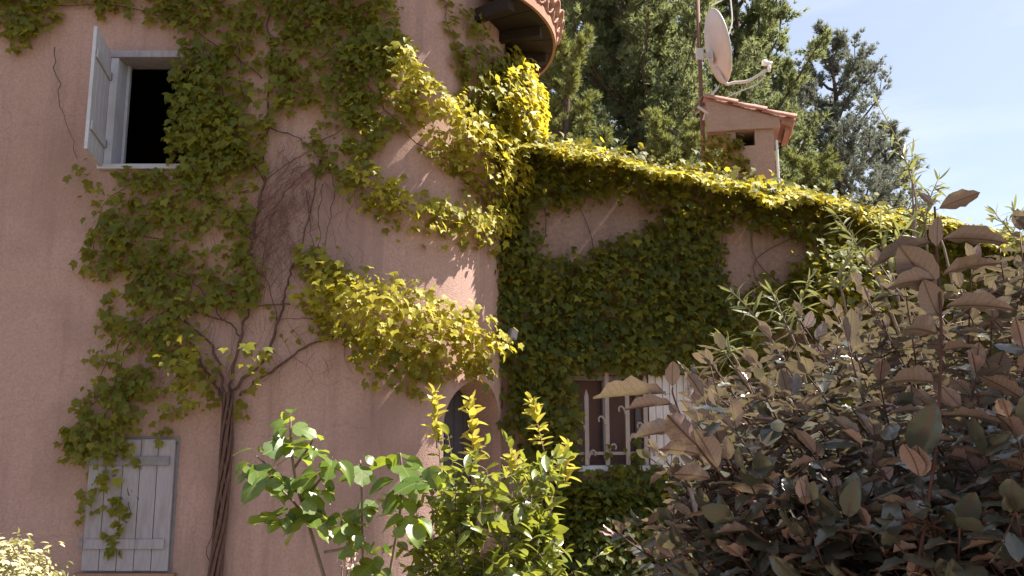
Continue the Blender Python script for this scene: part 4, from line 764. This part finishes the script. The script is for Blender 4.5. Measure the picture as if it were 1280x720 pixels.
# slender willowy shoots behind the bronze shrub
random.seed(71)
ol = thing('olive_shrub', (2.9, 4.6, 0), 'slender shrub with narrow grey green leaves rising behind the bronze shrub', 'shrub')
lv = Leaves([shape_simple(.17, 4, .3, .15), shape_simple(.14, 4, .4, .3)]); mb = MB()
for pts in ([(1.983,4.2,2.471),(1.988,4.2,2.792),(1.939,4.2,3.038),(1.837,4.2,3.288)], [(2.031,4.3,2.491),(2.02,4.3,2.778),(2.025,4.3,2.944),(2.034,4.3,3.062)], [(2.074,4.3,2.531),(2.093,4.3,2.778),(2.153,4.3,2.923)], [(1.728,4,2.245),(1.648,4,2.432),(1.565,4,2.584),(1.514,4,2.668)], [(1.77,4,2.319),(1.725,4,2.47),(1.717,4,2.622)], [(1.206,3.8,1.902),(1.111,3.8,2.075),(1.029,3.8,2.197),(0.962,3.8,2.268)], [(1.244,3.8,1.971),(1.184,3.8,2.145),(1.137,3.8,2.268)], [(2.404,4,2.394),(2.344,4,2.546),(2.262,4,2.668)], [(2.445,4,2.432),(2.404,4,2.584),(2.35,4,2.691)], [(0.973,3.7,1.895),(0.916,3.7,1.996),(0.895,3.7,2.047)], [(2.157,4.3,2.572),(2.046,4.3,2.695),(1.955,4.3,2.819)], [(1.539,4,2.171),(1.514,4,2.357),(1.567,4,2.489)], [(1.804,4,2.282),(1.783,4,2.508),(1.848,4,2.622)], [(1.316,3.9,2.05),(1.288,3.9,2.194),(1.332,3.9,2.339)]):
    pts = [Vector(p) for p in pts]; b_ = Vector((2.9 + random.uniform(-.4, .3), 4.6 + random.uniform(-.3, .3), 0)); b_ = b_.lerp(Vector((pts[0].x, pts[0].y, 0)), .5)
    twig(mb, lv, [b_, b_.lerp(pts[0], .6) + rv(.05)] + pts, .010, .0018, .60, .040, (.07, .12), .7, .2, (.5, .25))
mb.build('stem', M['greystem'], ol, True); lv.build(ol, M['olive'], 260)
# dark mound of low growth under the barred window, and dry stalks before it
random.seed(81)
mo = thing('ground_shrub', (.85, 8.65, 0), 'dark low shrub under the barred window of the wing', 'shrub'); lv = Leaves([shape_lobed(.2, .2), shape_simple(.6, 3, .3, .2)]); mb = MB()
for i in range(9000):
    d = rv(1).normalized(); d.z = abs(d.z); r = random.uniform(.75, 1.02) * (1 + .16 * noise.noise(d * 2.5)); p = Vector((.85, 8.72, 0)) + Vector((d.x * 1.15, d.y * .42, d.z * 1.15)) * r
    if 8.75 + (p.x - .41) * math.tan(BA) - p.y < .03: continue
    lv.add(p, d + Vector((0, -.2, .5)) + rv(.4), Vector((0, -.3, -1)) + d * .5 + rv(.5), random.uniform(.045, .085), abs(random.gauss(.12, .12)))
for i in range(24):
    a = random.uniform(0, 6.28); mb.tube(spline([(.85 + .2 * math.cos(a), 8.6 + .06 * math.sin(a), 0), (.85 + .6 * math.cos(a), 8.55 + .08 * math.sin(a), .6), (.85 + .9 * math.cos(a), 8.55 + .1 * math.sin(a), .8)], 3), .012, .004, 5)
mb.build('stem', M['bark'], mo); lv.build(mo, M['ivy2'], 200)
lvn = thing('lavender_clump', [(0.714,5,-0.239)][0][:2] + (0,), 'dry lavender clump of pale upright stalks between dark low shrub and bronze shrub', 'lavender')
lv = Leaves([shape_simple(.06, 3, .1, .1), shape_simple(.045, 3, .1, .3)])
for i in range(900):
    a, r = random.uniform(0, 6.28), math.sqrt(random.random()); p = Vector((lvn.location.x + .42 * r * math.cos(a), 5 + .3 * r * math.sin(a), random.uniform(.1, .42)))
    d = Vector((math.cos(a) * r * .35, math.sin(a) * r * .35, 1)) + rv(.1); lv.add(p, rv(1), d, random.uniform(.3, .5))
mb = MB()
for i in range(40):
    a, r = random.uniform(0, 6.28), math.sqrt(random.random()); mb.tube([(lvn.location.x + .1 * r * math.cos(a), 5 + .1 * r * math.sin(a), 0), (lvn.location.x + .4 * r * math.cos(a), 5 + .3 * r * math.sin(a), .5)], .005, .003, 4)
mb.build('stem', M['greystem'], lvn); lv.build(lvn, M['lav'], 120, 'stalk', 'stalks')
